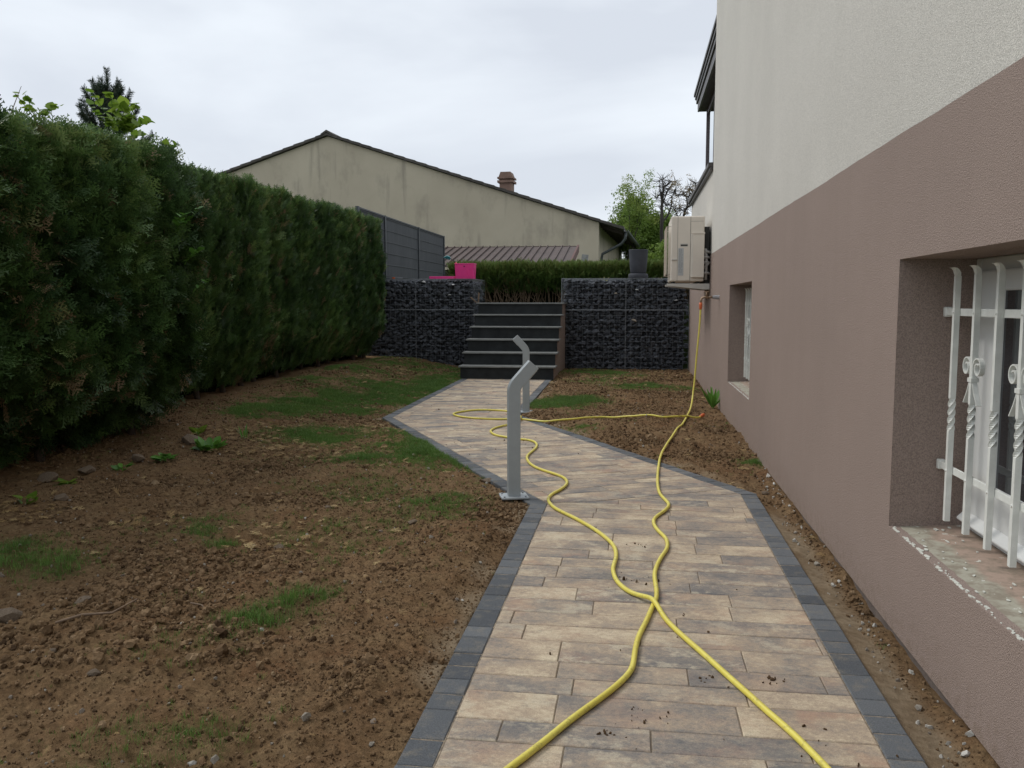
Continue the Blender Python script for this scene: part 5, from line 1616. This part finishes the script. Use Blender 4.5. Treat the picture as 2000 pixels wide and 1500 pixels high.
# ---------------------------------------------------------------- trees
def leaf_cluster(name, seed, n=14, rad=0.16, ls=0.05):
    r_ = random.Random(seed); Q = []
    for i in range(n):
        c_ = Vector((r_.gauss(0, 1), r_.gauss(0, 1), r_.gauss(0, 1))) * rad * 0.5
        a = Vector((r_.gauss(0, 1), r_.gauss(0, 1), r_.gauss(0, 0.6))).normalized()
        b = a.cross(Vector((r_.gauss(0, 1), r_.gauss(0, 1), r_.gauss(0, 1)))).normalized()
        l = ls * r_.uniform(0.7, 1.3)
        Q.append([c_ - a * l, c_ + b * l * 0.45 - a * l * 0.2, c_ + a * l, c_ - b * l * 0.45 - a * l * 0.2])
    return flat_mesh(name, Q)
def grow_tree(mbx, base, h, r0, seed, levels=4, spread=0.6, tips=None, bias=Vector((0, 0, 0.25)), split=(2, 3), n=7):
    r_ = random.Random(seed)
    def br(p, d, ln, rad, lv):
        pts = [p]; rr_ = [rad]; q = p.copy(); dd = d.copy()
        segs = 4
        for k in range(segs):
            dd = (dd + Vector((r_.gauss(0, 0.13), r_.gauss(0, 0.13), r_.gauss(0, 0.08))) + bias * 0.12).normalized()
            q = q + dd * ln / segs; pts.append(q.copy()); rr_.append(rad * (1 - 0.45 * (k + 1) / segs))
            if tips is not None and lv <= 2: tips.append((q.copy(), lv))
        mbx.tube(pts, rr_, n if lv > 1 else 4, cap=False)
        if lv == 0: return
        for k in range(r_.randint(*split) + (1 if lv > 2 else 0)):
            t_ = r_.uniform(0.35, 1.0); idx_ = min(segs, max(1, int(t_ * segs + 0.5)))
            a = Vector((r_.gauss(0, 1), r_.gauss(0, 1), r_.gauss(0, 0.5))).normalized()
            nd = (dd + a * spread + bias).normalized()
            br(pts[idx_], nd, ln * r_.uniform(0.6, 0.85), rr_[idx_] * 0.62, lv - 1)
    br(Vector(base), Vector((0.03, 0, 1)), h, r0, levels)
LEAFC = [leaf_cluster('leaf_cluster_%d' % i, 70 + i) for i in range(4)]
def leafy_tree(name, loc, trunk_h, r0, seed, label, ncl, mat, leafmeshes, spread=0.6, levels=4, squash=(1, 1, 1), jit=0.35, cls=(0.8, 1.6), barkm='bark', split=(2, 3), tintb=0.45, height=None):
    root = empty(name, loc); tag(root, label, 'tree')
    tips = []; q = MB()
    grow_tree(q, (0, 0, 0), trunk_h, r0, seed, levels, spread, tips, split=split)
    hk = height / max(v3[2] for v3 in q.v) if height else squash[2]
    squash = (squash[0], squash[1], hk)
    q.v = [(a * squash[0], b * squash[1], c_ * squash[2]) for a, b, c_ in q.v]
    q.build('branches', M[barkm], root, sm=True)
    r_ = np.random.default_rng(seed)
    T = np.array([t_[0] for t_ in tips]) * np.array(squash)
    if ncl:
        pick = r_.integers(0, len(T), ncl)
        P = T[pick] + r_.normal(0, jit, (ncl, 3))
        P = P[P[:, 2] > 0.3]
        tn = np.clip(tintb + 0.35 * fbm(P[:, 0] * 1.0, P[:, 2], 1.6, 3, seed) + 0.22 * sstep(T[:, 2].mean() - 1, T[:, 2].max(), P[:, 2]) + r_.normal(0, 0.1, len(P)), 0, 1)
        scatter('foliage', copy_meshes(leafmeshes, '_t%d' % seed), M[mat], P, rot_from(r_.normal(size=(len(P), 3))), r_.uniform(cls[0], cls[1], len(P)), tn, r_.integers(0, len(leafmeshes), len(P)), root)
    return T
leafy_tree('broadleaf_tree', (0.35, 40.5, 1.16), 1.55, 0.14, 21, 'bushy fresh green tree behind the planter, right of the cream building', 5200, 'tree_leaf', LEAFC, 0.75, 4, (0.85, 0.85, 1.05), 0.28, tintb=0.5, height=4.6)
leafy_tree('broadleaf_tree', (-0.55, 37.0, 1.16), 1.35, 0.07, 24, 'slender sparse green tree rising at the left of the bushy tree', 420, 'tree_leaf', LEAFC, 0.30, 4, (0.75, 0.8, 1.03), 0.14, (0.6, 1.0), 'bare_branch', tintb=0.75, height=5.3)
leafy_tree('broadleaf_tree', (1.9, 34.0, 1.16), 1.2, 0.10, 25, 'lower green shrub-like tree showing beside the air conditioner', 3200, 'tree_leaf', LEAFC, 0.8, 4, (0.9, 0.9, 0.72), 0.25, tintb=0.4)
bt = empty('bare_tree', (1.45, 38.0, 1.16)); tag(bt, 'dark nearly bare tree with a few tan leaves near the house coping', 'tree')
def bp(u, v):
    px_ = 1150 + u / 6.82; py_ = 340 + v / 6.82
    return Vector((-0.03 + (px_ - 1240) * 0.0217 - 1.45, 0, 0.04 + (590 - py_) * 0.0217))
rb = random.Random(4)
q = MB(); tipsb = []
limbs = [([(970, 900), (962, 620), (965, 400), (975, 250), (985, 180), (1015, 155)], 0.085), ([(968, 420), (1010, 300), (1040, 200), (1080, 190)], 0.03), ([(968, 330), (930, 200), (925, 90)], 0.03), ([(985, 180), (960, 110), (985, 60)], 0.02), ([(1015, 155), (1060, 125), (1140, 105)], 0.02),
         ([(968, 250), (920, 270), (880, 320)], 0.025), ([(970, 640), (1060, 520), (1090, 400), (1110, 270), (1130, 230)], 0.045), ([(1090, 400), (1030, 400), (990, 390)], 0.025),
         ([(1180, 900), (1230, 620), (1290, 460), (1350, 400), (1380, 300), (1350, 230)], 0.07), ([(1290, 460), (1300, 350), (1250, 280), (1170, 290)], 0.035), ([(1350, 400), (1400, 380), (1440, 300)], 0.03), ([(1300, 350), (1330, 250), (1320, 160)], 0.02), ([(1380, 300), (1395, 200), (1390, 140)], 0.02), ([(1240, 600), (1170, 540), (1130, 460)], 0.03), ([(1290, 460), (1200, 480), (1200, 400)], 0.02)]
for pl, r0_ in limbs:
    P3 = [bp(*p) + Vector((0, rb.uniform(-0.3, 0.3), 0)) for p in pl]
    P3 = relax(catmull(P3, 4), 1)
    P3 = [p + Vector((rb.gauss(0, 0.012), 0, rb.gauss(0, 0.012))) for p in P3]
    q.tube(P3, [r0_ * (1 - 0.72 * i_ / len(P3)) for i_ in range(len(P3))], 6, cap=False)
    for k in range(len(P3) * 2):
        p = rb.choice(P3[len(P3) // 4:]); d3 = Vector((rb.gauss(0, 1), rb.gauss(0, 0.6), rb.gauss(0.35, 0.8))).normalized()
        m3 = p + d3 * rb.uniform(0.1, 0.28); e3 = m3 + (d3 + Vector((rb.gauss(0, 0.5), 0, rb.gauss(0, 0.5)))).normalized() * rb.uniform(0.1, 0.25)
        q.tube([p, m3, e3], [0.014, 0.010, 0.004], 4, cap=False); tipsb += [m3, e3]
q.build('branches', M['bare_branch'], bt, sm=True)
T_ = np.array([tuple(p) for p in tipsb]); T_ = T_[T_[:, 0] > 0.0] if len(T_) else T_
pk_ = rng.integers(0, len(T_), 170)
scatter('foliage', copy_meshes(LEAFC, '_bt'), M['tan_leaf'], T_[pk_] + rng.normal(0, 0.05, (170, 3)), rot_from(rng.normal(size=(170, 3))), rng.uniform(0.35, 0.75, 170), rng.random(170), rng.integers(0, 4, 170), bt)

# pine behind the hedge
pine = empty('pine_tree', (-8.0, 12.55, 0)); tag(pine, 'small dark pine tree rising behind the left hedge', 'tree')
q = MB(); q.tube([(0, 0, 0), (0.02, 0, 2.0), (-0.02, 0, 3.4), (0.0, 0, 4.45)], [0.10, 0.07, 0.045, 0.02], 8); q.build('trunk', M['bark'], pine, sm=True)
shoots = [((0, 0, 4.30), (0.02, 0, 1.0), 0.42)]
r_ = random.Random(8)
qb = MB()
for lv, (zz, nb_, ln) in enumerate([(4.22, 5, 0.30), (3.95, 6, 0.50), (3.60, 7, 0.66), (3.2, 7, 0.85), (2.8, 7, 0.95), (2.3, 7, 1.05), (1.8, 6, 1.1)]):
    for k in range(nb_):
        a = 6.283 * k / nb_ + lv * 0.7 + r_.uniform(-0.25, 0.25)
        upk = 0.75 if lv < 3 else 0.45
        d_ = Vector((math.cos(a), math.sin(a), upk)).normalized()
        p0 = Vector((0, 0, zz)); p1 = p0 + d_ * ln * 0.55; p2 = p1 + (d_ + Vector((0, 0, 0.6))).normalized() * ln * 0.5
        qb.tube([p0, p1, p2], [0.016, 0.012, 0.007], 5)
        shoots.append((tuple(p1 + (p2 - p1) * 0.05), tuple((p2 - p1).normalized()), (p2 - p1).length + 0.10))
        shoots.append((tuple(p0 + (p1 - p0) * 0.3), tuple((p1 - p0).normalized()), (p1 - p0).length * 0.75))
        for s_ in (1, -1):
            dd = (Vector((math.cos(a + s_ * 0.8), math.sin(a + s_ * 0.8), 0.8))).normalized(); l2 = ln * r_.uniform(0.3, 0.5)
            qb.tube([p1, p1 + dd * l2], [0.009, 0.005], 5); shoots.append((tuple(p1), tuple(dd), l2 + 0.06))
qb.build('branches', M['bark'], pine)
NP, ND = [], []
for p, d_, ln in shoots:
    m_ = int(ln * 900)
    for i in range(m_):
        t_ = r_.random()
        d3 = Vector(d_).normalized(); a_ = Vector((r_.gauss(0, 1), r_.gauss(0, 1), r_.gauss(0, 1))); a_ = (a_ - d3 * a_.dot(d3)).normalized()
        NP.append(tuple(Vector(p) + d3 * ln * t_)); ND.append(tuple(d3 * 0.75 + a_))
pine.scale = (0.78, 0.78, 1.0)
needle = flat_mesh('needle', [[(-0.0024, 0, 0), (0.0024, 0, 0), (0.0012, 0, 0.075), (-0.0012, 0, 0.075)], [(0, -0.0024, 0), (0, 0.0024, 0), (0.002, 0.0012, 0.07), (0.002, -0.0012, 0.07)]])
NP = np.array(NP); ND = np.array(ND)
scatter('foliage', [needle], M['pine_needle'], NP, rot_from(ND), rng.uniform(0.8, 1.3, len(NP)), np.clip(rng.normal(0.45, 0.2, len(NP)), 0, 0.9), np.zeros(len(NP)), pine)

# ---------------------------------------------------------------- climbing shoots with large leaves
def big_leaf(name, mat, pts=None, fold=0.25, w=1.0):
    # heart-shaped blade, 1 unit long along +Y, folded at the midrib
    if pts is None: pts = [(0.0, 0.0), (0.30, -0.10), (0.50, 0.08), (0.54, 0.32), (0.40, 0.62), (0.20, 0.84), (0.0, 1.02)]
    V = []; F = []
    mid = [(0, y, -0.06 * y * y) for x, y in [(0, 0.0), (0, 0.12), (0, 0.3), (0, 0.5), (0, 0.7), (0, 0.86), (0, 1.02)]]
    V += mid
    for s in (1, -1):
        b = len(V)
        for x, y in pts: V.append((s * x * w, y, fold * x - 0.10 * x * x * 2 - 0.06 * y * y))
        for i in range(6):
            f = (i, b + i, b + i + 1, i + 1)
            F.append(f if s > 0 else f[::-1])
    me = bpy.data.meshes.new(name); me.from_pydata(V, [], F); me.materials.append(mat); smooth(me); me.update()
    return me
LEAF_V = big_leaf('vine_leaf', M['vine_leaf'])
LEAF_W = big_leaf('weed_leaf', M['weed_leaf'], [(0.0, 0.0), (0.12, 0.05), (0.26, 0.2), (0.22, 0.36), (0.34, 0.55), (0.22, 0.82), (0.0, 1.02)])
LEAF_T = big_leaf('thin_leaf', M['weed_leaf'], [(0.0, 0.0), (0.05, 0.05), (0.07, 0.2), (0.075, 0.4), (0.06, 0.6), (0.03, 0.85), (0.0, 1.02)])
LEAF_P = big_leaf('pale_leaf', M['pale_leaf'], [(0.0, 0.0), (0.08, 0.1), (0.13, 0.25), (0.14, 0.45), (0.11, 0.65), (0.05, 0.88), (0.0, 1.02)])

def shoot(name, base, stems, label, cat, leafme, stemmat, size, sm=0.0035, group=None):
    """stems: list of polylines (relative); leaves: (point, size, dir)"""
    root = empty(name, base); tag(root, label, cat, group)
    q = MB()
    for pts, leaves in stems:
        q.tube([Vector(p) for p in pts], [sm * (1 - 0.5 * i / len(pts)) for i in range(len(pts))], 6)
    q.build('stem', M[stemmat], root, sm=True)
    r2_ = random.Random(int(abs(base[0]) * 977 + abs(base[1]) * 331))
    for pts, leaves in stems:
        for (lx, ly, lz, s_, az, el) in leaves:
            o = link('leaf', leafme, None, root, loc=(lx, ly, lz), rot=(el, r2_.uniform(-0.35, 0.35), az), scale=(s_, s_, s_))
    return root
def stem_up(dx, dy, h, n_, s_, r_, el=(-0.3, 1.2)):
    s_ = s_ * 0.85; n_ = int(n_ * 1.7)
    pts = []; lv = []
    for i in range(5):
        t_ = i / 4; pts.append((dx * t_ * t_, dy * t_, h * t_))
    for i in range(n_):
        t_ = 0.35 + 0.65 * i / max(1, n_ - 1)
        az = r_.uniform(0, 6.28)
        lv.append((dx * t_ * t_ + 0.02 * math.sin(az), dy * t_, h * t_, s_ * r_.uniform(0.75, 1.25), az, r_.uniform(*el)))
    return (pts, lv)
r_ = random.Random(12)
shoot('vine', (-4.02, 5.47, 2.42), [stem_up(-0.03, -0.05, 0.16, 4, 0.06, r_), stem_up(0.05, 0.14, 0.13, 4, 0.062, r_), stem_up(-0.06, 0.04, 0.10, 2, 0.05, r_), stem_up(0.02, 0.22, 0.14, 4, 0.06, r_), stem_up(-0.02, -0.16, 0.14, 4, 0.055, r_)],
      'broad light green leaves of a climber above the hedge top, at far left', 'vine', LEAF_V, 'weed_leaf', 0.06)
shoot('vine', (-4.05, 6.50, 2.50), [stem_up(0.0, -0.12, 0.30, 6, 0.085, r_), stem_up(0.04, 0.02, 0.24, 6, 0.095, r_), stem_up(0.03, 0.20, 0.30, 6, 0.085, r_), stem_up(0.02, 0.12, 0.16, 6, 0.10, r_), stem_up(0.06, -0.25, 0.10, 5, 0.07, r_),
       stem_up(0.08, 0.06, 0.10, 5, 0.09, r_), stem_up(0.02, -0.42, 0.16, 5, 0.075, r_), stem_up(0.04, 0.38, 0.20, 6, 0.08, r_), stem_up(-0.05, 0.45, 0.10, 5, 0.07, r_), stem_up(-0.04, -0.3, 0.28, 5, 0.07, r_)],
      'large cluster of light green climber leaves on hedge top in front of pine', 'vine', LEAF_V, 'weed_leaf', 0.08)
shoot('vine', (-3.98, 7.02, 2.42), [stem_up(0.03, 0.12, 0.12, 6, 0.075, r_), stem_up(0.05, -0.05, 0.10, 5, 0.07, r_)],
      'light green climber leaves where the taller hedge block ends', 'vine', LEAF_V, 'weed_leaf', 0.08)
def bush(dx, dy, h, n_, s_):
    return stem_up(dx, dy, h, n_, s_, r_, (-0.4, 0.9))
shoot('vine', (-3.62, 6.55, 1.72), [bush(0.10, 0.22, 0.26, 6, 0.075), bush(0.12, -0.12, 0.16, 7, 0.085)], 'bright leafy shoot sticking out high on the hedge face', 'vine', LEAF_W, 'weed_leaf', 0.07)
shoot('vine', (-3.60, 6.60, 1.50), [bush(0.12, 0.06, 0.12, 6, 0.08)], 'bright leafy shoot on hedge face, middle one of three', 'vine', LEAF_W, 'weed_leaf', 0.07)
shoot('vine', (-3.60, 6.72, 1.28), [bush(0.10, 0.10, 0.10, 5, 0.065)], 'smallest bright leafy shoot low on the hedge face', 'vine', LEAF_W, 'weed_leaf', 0.07)

def rosette(loc, n_, s_, label, leafme, el=(0.15, 0.9), name='weed', rad=0.03):
    root = empty(name, loc); tag(root, label, 'weed')
    rr_ = random.Random(int(abs(loc[0] * 100) + loc[1] * 37))
    for i in range(n_):
        az = 6.283 * i / n_ * 2.618 + rr_.uniform(-0.3, 0.3)
        s2 = s_ * rr_.uniform(0.65, 1.2)
        link('leaf', leafme, None, root, loc=(-rad * math.sin(az), rad * math.cos(az), rr_.uniform(0, 0.04)), rot=(rr_.uniform(*el), rr_.uniform(-0.3, 0.3), az), scale=(s2, s2, s2))
    q = MB(); q.tube([(0, 0, -0.03), (0, 0, 0.03)], 0.006, 6); q.build('stem', M['weed_leaf'], root)
    return root
def gz(x, y, dz=0.0): return (x, y, th(x, y) + dz)
rosette(gz(-3.36, 6.45), 34, 0.095, 'bright green leafy weed clump at the foot of the hedge, largest one', LEAF_W, (0.2, 1.3), rad=0.06)
rosette(gz(-3.40, 5.86), 24, 0.075, 'small spreading leafy weed on soil nearer than the largest clump', LEAF_W, (0.0, 0.6))
rosette(gz(-3.55, 5.55), 12, 0.055, 'dark low weed by the brown stones under the hedge', LEAF_W, (0.0, 0.7))
rosette(gz(-3.62, 5.05), 12, 0.05, 'dusty round-leaved weed between stones below the hedge', LEAF_V, (0.0, 0.6))
rosette(gz(-3.52, 4.55), 8, 0.05, 'big-leaved dark green weed at left edge under hedge', LEAF_V, (0.3, 0.9))
rosette(gz(-3.72, 6.95), 7, 0.08, 'single upright leafy weed close under the hedge gap', LEAF_V, (0.6, 1.2))
rosette(gz(-3.30, 6.95), 12, 0.10, 'thin pale weed just behind the largest clump', LEAF_T, (0.6, 1.2))
rosette(gz(0.885, 9.85), 16, 0.24, 'upright grass-like plant against the brown house wall beside the hose', LEAF_T, (0.9, 1.5), rad=0.02)
for (x_, s_, lab) in ((-0.60, 0.17, 'pale variegated shrub behind the right gabion, left of the planter'), (0.50, 0.17, 'pale variegated shrub behind the right gabion, next to the air conditioner'), (0.33, 0.12, 'small pale shrub between planter and the larger pale shrub')):
    root = rosette((x_, 17.15, 1.52), 12, s_, lab, LEAF_P, (0.5, 1.25), 'shrub', 0.02); root['category'] = 'shrub'
    q = MB(); q.tube([(0, 0, -0.36), (0, 0, 0.02)], 0.006, 6); q.build('stem', M['weed_leaf'], root)

# ---------------------------------------------------------------- loose stones
FST = rock_meshes(6, 77, flat=0.6, pts=24, pref='field_stone')
for m_ in FST: m_.materials.append(M['field_stone'])
for i, (x_, y_, s_, lab) in enumerate([(-3.72, 5.40, 0.075, 'brown angular stone at the foot of the hedge, in the middle'), (-3.84, 5.16, 0.085, 'flat brown stone at the hedge foot, left of the angular one'),
        (-3.36, 4.62, 0.055, 'tan rounded stone lying on the soil near the left edge'), (-3.62, 6.62, 0.11, 'large reddish stone under the hedge behind the leafy weeds'), (-3.62, 5.86, 0.075, 'brown stone under the hedge beside the small weed'),
        (-1.75, 4.74, 0.030, 'grey pebble-like stone alone in the middle of the soil'), (-1.72, 3.97, 0.030, 'small stone with a root across it in the soil'),
        (-2.03, 2.89, 0.034, 'yellowish stone on the dug-up heap at lower left'), (-1.87, 2.50, 0.020, 'pale round pebble below the dug-up heap'), (-1.66, 2.40, 0.026, 'flat pale stone in the foreground soil'),
        (-2.20, 2.70, 0.06, 'big clod-covered stone at the left picture edge'), (0.845, 5.62, 0.035, 'angular tan stone beside the path corner near house'), (-1.17, 4.46, 0.036, 'dark brown lump on the soil left of the near bollard'),
        (-0.98, 5.72, 0.05, 'brown clod lying against the path border behind the near bollard')]):
    me_ = FST[i % 6]
    o = link('stone', me_, None, None, loc=(x_, y_, th(x_, y_) + s_ * 0.18), rot=(random.uniform(-0.2, 0.2), random.uniform(-0.2, 0.2), random.uniform(0, 6)), scale=(s_, s_ * 0.8, s_ * 0.8))
    tag(o, lab, 'stone')
q = MB(); q.tube([(-0.13, 0.0, 0.01), (-0.05, 0.02, 0.02), (0.05, 0.0, 0.022), (0.13, 0.035, 0.05)], [0.004, 0.005, 0.004, 0.003], 6)
o = q.build('stick', M['dead_twig'], sm=True); o.location = gz(-1.86, 2.72, 0.01); o.rotation_euler = (0, 0, 0.5); tag(o, 'thin brown stick on the dug-up heap at lower left', 'stick')
q = MB(); q.tube([(-0.06, 0, 0.006), (0.0, 0.015, 0.008), (0.06, 0.0, 0.008)], [0.003, 0.003, 0.002], 6)
o = q.build('stick', M['dead_twig'], sm=True); o.location = gz(-1.62, 2.98, 0.006); o.rotation_euler = (0, 0, -0.6); tag(o, 'short pale stick in the soil right of the heap', 'stick')

# ---------------------------------------------------------------- clods, pebbles, clippings, grass
def lumpy(name, seed, n_=26, flat=0.75):
    r2_ = random.Random(seed); bm = bmesh.new()
    bmesh.ops.create_icosphere(bm, subdivisions=2, radius=1.0)
    o3 = Vector((seed * 3.1, 0, 0))
    for v3 in bm.verts:
        k = 1 + 0.45 * mnoise.noise(v3.co * 1.5 + o3) + 0.55 * mnoise.noise(v3.co * 3.4 + o3)
        v3.co = v3.co * k; v3.co.z *= flat
    me = bpy.data.meshes.new(name); bm.to_mesh(me); bm.free()
    return me
def spread(n, seed, fn, uniform=False):
    """rejection sample ground points; fn(x,y,sd)->probability"""
    r_ = np.random.default_rng(seed)
    out = []
    tot = 0
    while tot < n:
        m = n * 2
        # area sampling weighted toward the camera
        u = r_.random(m); y = (1.6 + 13.8 * u) if uniform else 1.6 * (15.4 / 1.6) ** u
        x = r_.uniform(-4.6, 0.95, m)
        sd_ = path_sd(x, y)
        p = fn(x, y, sd_) * (np.minimum(1.0, 1.25 - y / 20) if uniform else np.minimum(1.0, y / 8.0 + 0.25))
        k = (sd_ > 0.0) & (r_.random(m) < p) & (x > -0.80 * y - 0.7)
        out.append(np.stack([x[k], y[k]], -1)); tot += int(k.sum())
    return np.concatenate(out)[:n], r_
CL = [lumpy('clod_%d' % i, i + 1) for i in range(6)]
def clodp(x, y, s_):
    c_ = 0.45 + 1.0 * sstep(-0.1, 0.5, fbm(x, y, 1.6, 3, 41)) + 0.9 * sstep(1.0, 0.15, s_) * (x < 0) * (y < 5.3)
    c_ = np.where((x > 0.7) & (y < 5.3), sstep(0.84, 0.93, x) * 0.9, c_)
    return np.clip(c_ * (1 - 0.6 * grass_density(x, y)), 0, 1)
XY, r_ = spread(150000, 101, clodp)
_h = np.array([(p.x, p.y) for p in (A3[::3] + B3[::3])])
_k = np.ones(len(XY), bool)
for q_ in _h: _k &= ((XY[:, 0] - q_[0]) ** 2 + (XY[:, 1] - q_[1]) ** 2) > 0.022 ** 2
XY = XY[_k]
n = len(XY); sz = np.clip(np.exp(r_.normal(math.log(0.0034), 0.60, n)), 0.0014, 0.022) * (0.62 + 0.65 * sstep(0.0, 0.55, fbm(XY[:, 0], XY[:, 1], 1.9, 3, 44)) + 0.5 * np.exp(-((XY[:, 0] + 1.9) ** 2 + (XY[:, 1] - 2.7) ** 2) / 0.2)) * (0.8 + 0.055 * XY[:, 1])
sdv = path_sd(XY[:, 0], XY[:, 1]); sz = np.minimum(sz, np.maximum(0.004, sdv * 0.55))
Z = terrain(XY[:, 0], XY[:, 1]) + sz * 0.25
scatter('soil_clods', CL, M['clod'], np.column_stack([XY, Z]), r_.uniform(0, 6.28, (n, 3)), sz, np.clip(r_.normal(0.42, 0.22, n), 0, 1), r_.integers(0, 6, n), None, 'loose crumbs and clods of brown soil on the ground', 'soil')
PB = rock_meshes(5, 91, flat=0.7, pts=18, pref='pebble')
def pebp(x, y, s_):
    return np.where((x > 0.7) & (y < 6.4), 1.0 * (x > 0.83), 0.22)
XY, r_ = spread(2300, 102, pebp)
n = len(XY); sz = np.clip(np.exp(r_.normal(math.log(0.0050), 0.45, n)), 0.002, 0.017)
hs_ = (XY[:, 0] > 0.7) & (XY[:, 1] < 6.4)
Z = terrain(XY[:, 0], XY[:, 1]) + sz * 0.35
tn = np.clip(r_.normal(0.45, 0.25, n), 0, 1); tn = np.where(hs_, np.clip(tn + 0.35, 0, 1), tn); sz = np.where(hs_ & (r_.random(n) < 0.5), sz * 1.5, sz)
scatter('pebbles', PB, M['pebble'], np.column_stack([XY, Z]), r_.uniform(0, 6.28, (n, 3)), sz, tn, r_.integers(0, 5, n), None, 'scattered pale pebbles and mortar crumbs on the soil', 'pebbles')
# dry thuja clippings, straw coloured
def strawp(x, y, s_):
    c_ = sstep(-1.0, -2.6, x) * sstep(0.0, 0.35, fbm(x, y, 1.4, 3, 51)) * sstep(3.2, 4.4, y) * 0.9
    c_ = c_ + 0.5 * ((x > -1.3) & (y > 9.0)) * sstep(0.1, 0.5, fbm(x, y, 2, 3, 52)) + 0.02
    return np.clip(c_, 0, 1)
XY, r_ = spread(3000, 103, strawp)
n = len(XY)
d = norm(np.column_stack([r_.normal(size=(n, 2)), np.abs(r_.normal(0, 0.12, n))]))
u = np.column_stack([-d[:, 1], d[:, 0], r_.normal(0, 0.25, n)])
scatter('dry_clippings', copy_meshes(SPRAYS[:3], '_dry'), M['straw'], np.column_stack([XY, terrain(XY[:, 0], XY[:, 1]) + 0.009]), rot_from(d, u=u), r_.uniform(0.15, 0.5, n) * np.clip(XY[:, 1] / 5.0, 0.35, 1.0), r_.random(n), r_.integers(0, 3, n), None, 'straw coloured dry hedge clippings strewn on the soil', 'clippings')
# grass tufts
def tuft(name, seed, nb=16, h=0.055, w=0.0022, sp=0.022):
    r2_ = random.Random(seed); Q = []
    for i in range(nb):
        x0, y0 = r2_.gauss(0, sp), r2_.gauss(0, sp); a = r2_.uniform(0, 6.28); l = h * r2_.uniform(0.5, 1.25); be = l * r2_.uniform(0.1, 0.7)
        dx, dy = math.cos(a), math.sin(a); sx, sy = -dy * w / 2, dx * w / 2
        m1 = (x0 + dx * be * 0.3, y0 + dy * be * 0.3, l * 0.55); tp = (x0 + dx * be, y0 + dy * be, l * 0.98)
        Q.append([(x0 - sx, y0 - sy, -0.005), (x0 + sx, y0 + sy, -0.005), (m1[0] + sx, m1[1] + sy, m1[2]), (m1[0] - sx, m1[1] - sy, m1[2])])
        Q.append([(m1[0] - sx, m1[1] - sy, m1[2]), (m1[0] + sx, m1[1] + sy, m1[2]), tp])
    return flat_mesh(name, Q)
TU = [tuft('tuft_%d' % i, 200 + i) for i in range(5)]
def grassp(x, y, s_):
    return np.clip(grass_density(x, y) * (0.55 + 0.9 * sstep(-0.3, 0.3, fbm(x, y, 5, 3, 61))) + 0.014 * sstep(0, 0.4, fbm(x, y, 1.5, 3, 62)), 0, 1) * (0.22 + 0.78 * sstep(4.6, 7.5, y))
XY, r_ = spread(52000, 104, grassp, True)
n = len(XY)
d = norm(np.column_stack([r_.normal(0, 0.15, (n, 2)), np.ones(n)]))
gd = grass_density(XY[:, 0], XY[:, 1])
scatter('grass', TU, M['grass_blade'], np.column_stack([XY, terrain(XY[:, 0], XY[:, 1])]), rot_from(d), r_.uniform(0.35, 0.95, n) * (0.42 + 0.5 * gd), np.clip(0.45 + 0.2 * fbm(XY[:, 0], XY[:, 1], 3, 2, 9) + r_.normal(0, 0.16, n), 0, 1), r_.integers(0, 5, n), None, 'patchy young green grass sprouting in the soil', 'grass')
# crumbs of soil dropped on the paving
r_ = np.random.default_rng(77)
xy = []
for cx_, cy_, s_, m_ in ((0.03, 3.70, 0.05, 16), (0.02, 4.25, 0.05, 10), (-0.06, 2.32, 0.03, 10), (0.03, 2.45, 0.06, 14), (0.27, 2.72, 0.03, 8), (0.45, 2.75, 0.03, 10), (-0.28, 2.85, 0.01, 2), (0.15, 3.5, 0.6, 30), (-0.9, 7.2, 0.5, 22), (-2.0, 9.5, 0.4, 10), (0.5, 2.3, 0.2, 12)):
    xy.append(np.column_stack([r_.normal(cx_, s_, m_), r_.normal(cy_, s_ * 0.6, m_)]))
xy = np.concatenate(xy); k = path_sd(xy[:, 0], xy[:, 1]) < -0.02; xy = xy[k]; n = len(xy)
sz = np.clip(np.exp(r_.normal(math.log(0.0026), 0.5, n)), 0.001, 0.008)
DK = copy_meshes(CL, '_crumb')
scatter('soil_crumbs', DK, M['clod'], np.column_stack([xy, sz * 0.4 + 0.001]), r_.uniform(0, 6.28, (n, 3)), np.column_stack([sz * 1.5, sz, sz * 0.7]), np.full(n, 0.1), r_.integers(0, 6, n), None, 'few dark soil crumbs dropped on the pavers', 'soil')
print('scene built, objects:', len(bpy.data.objects))
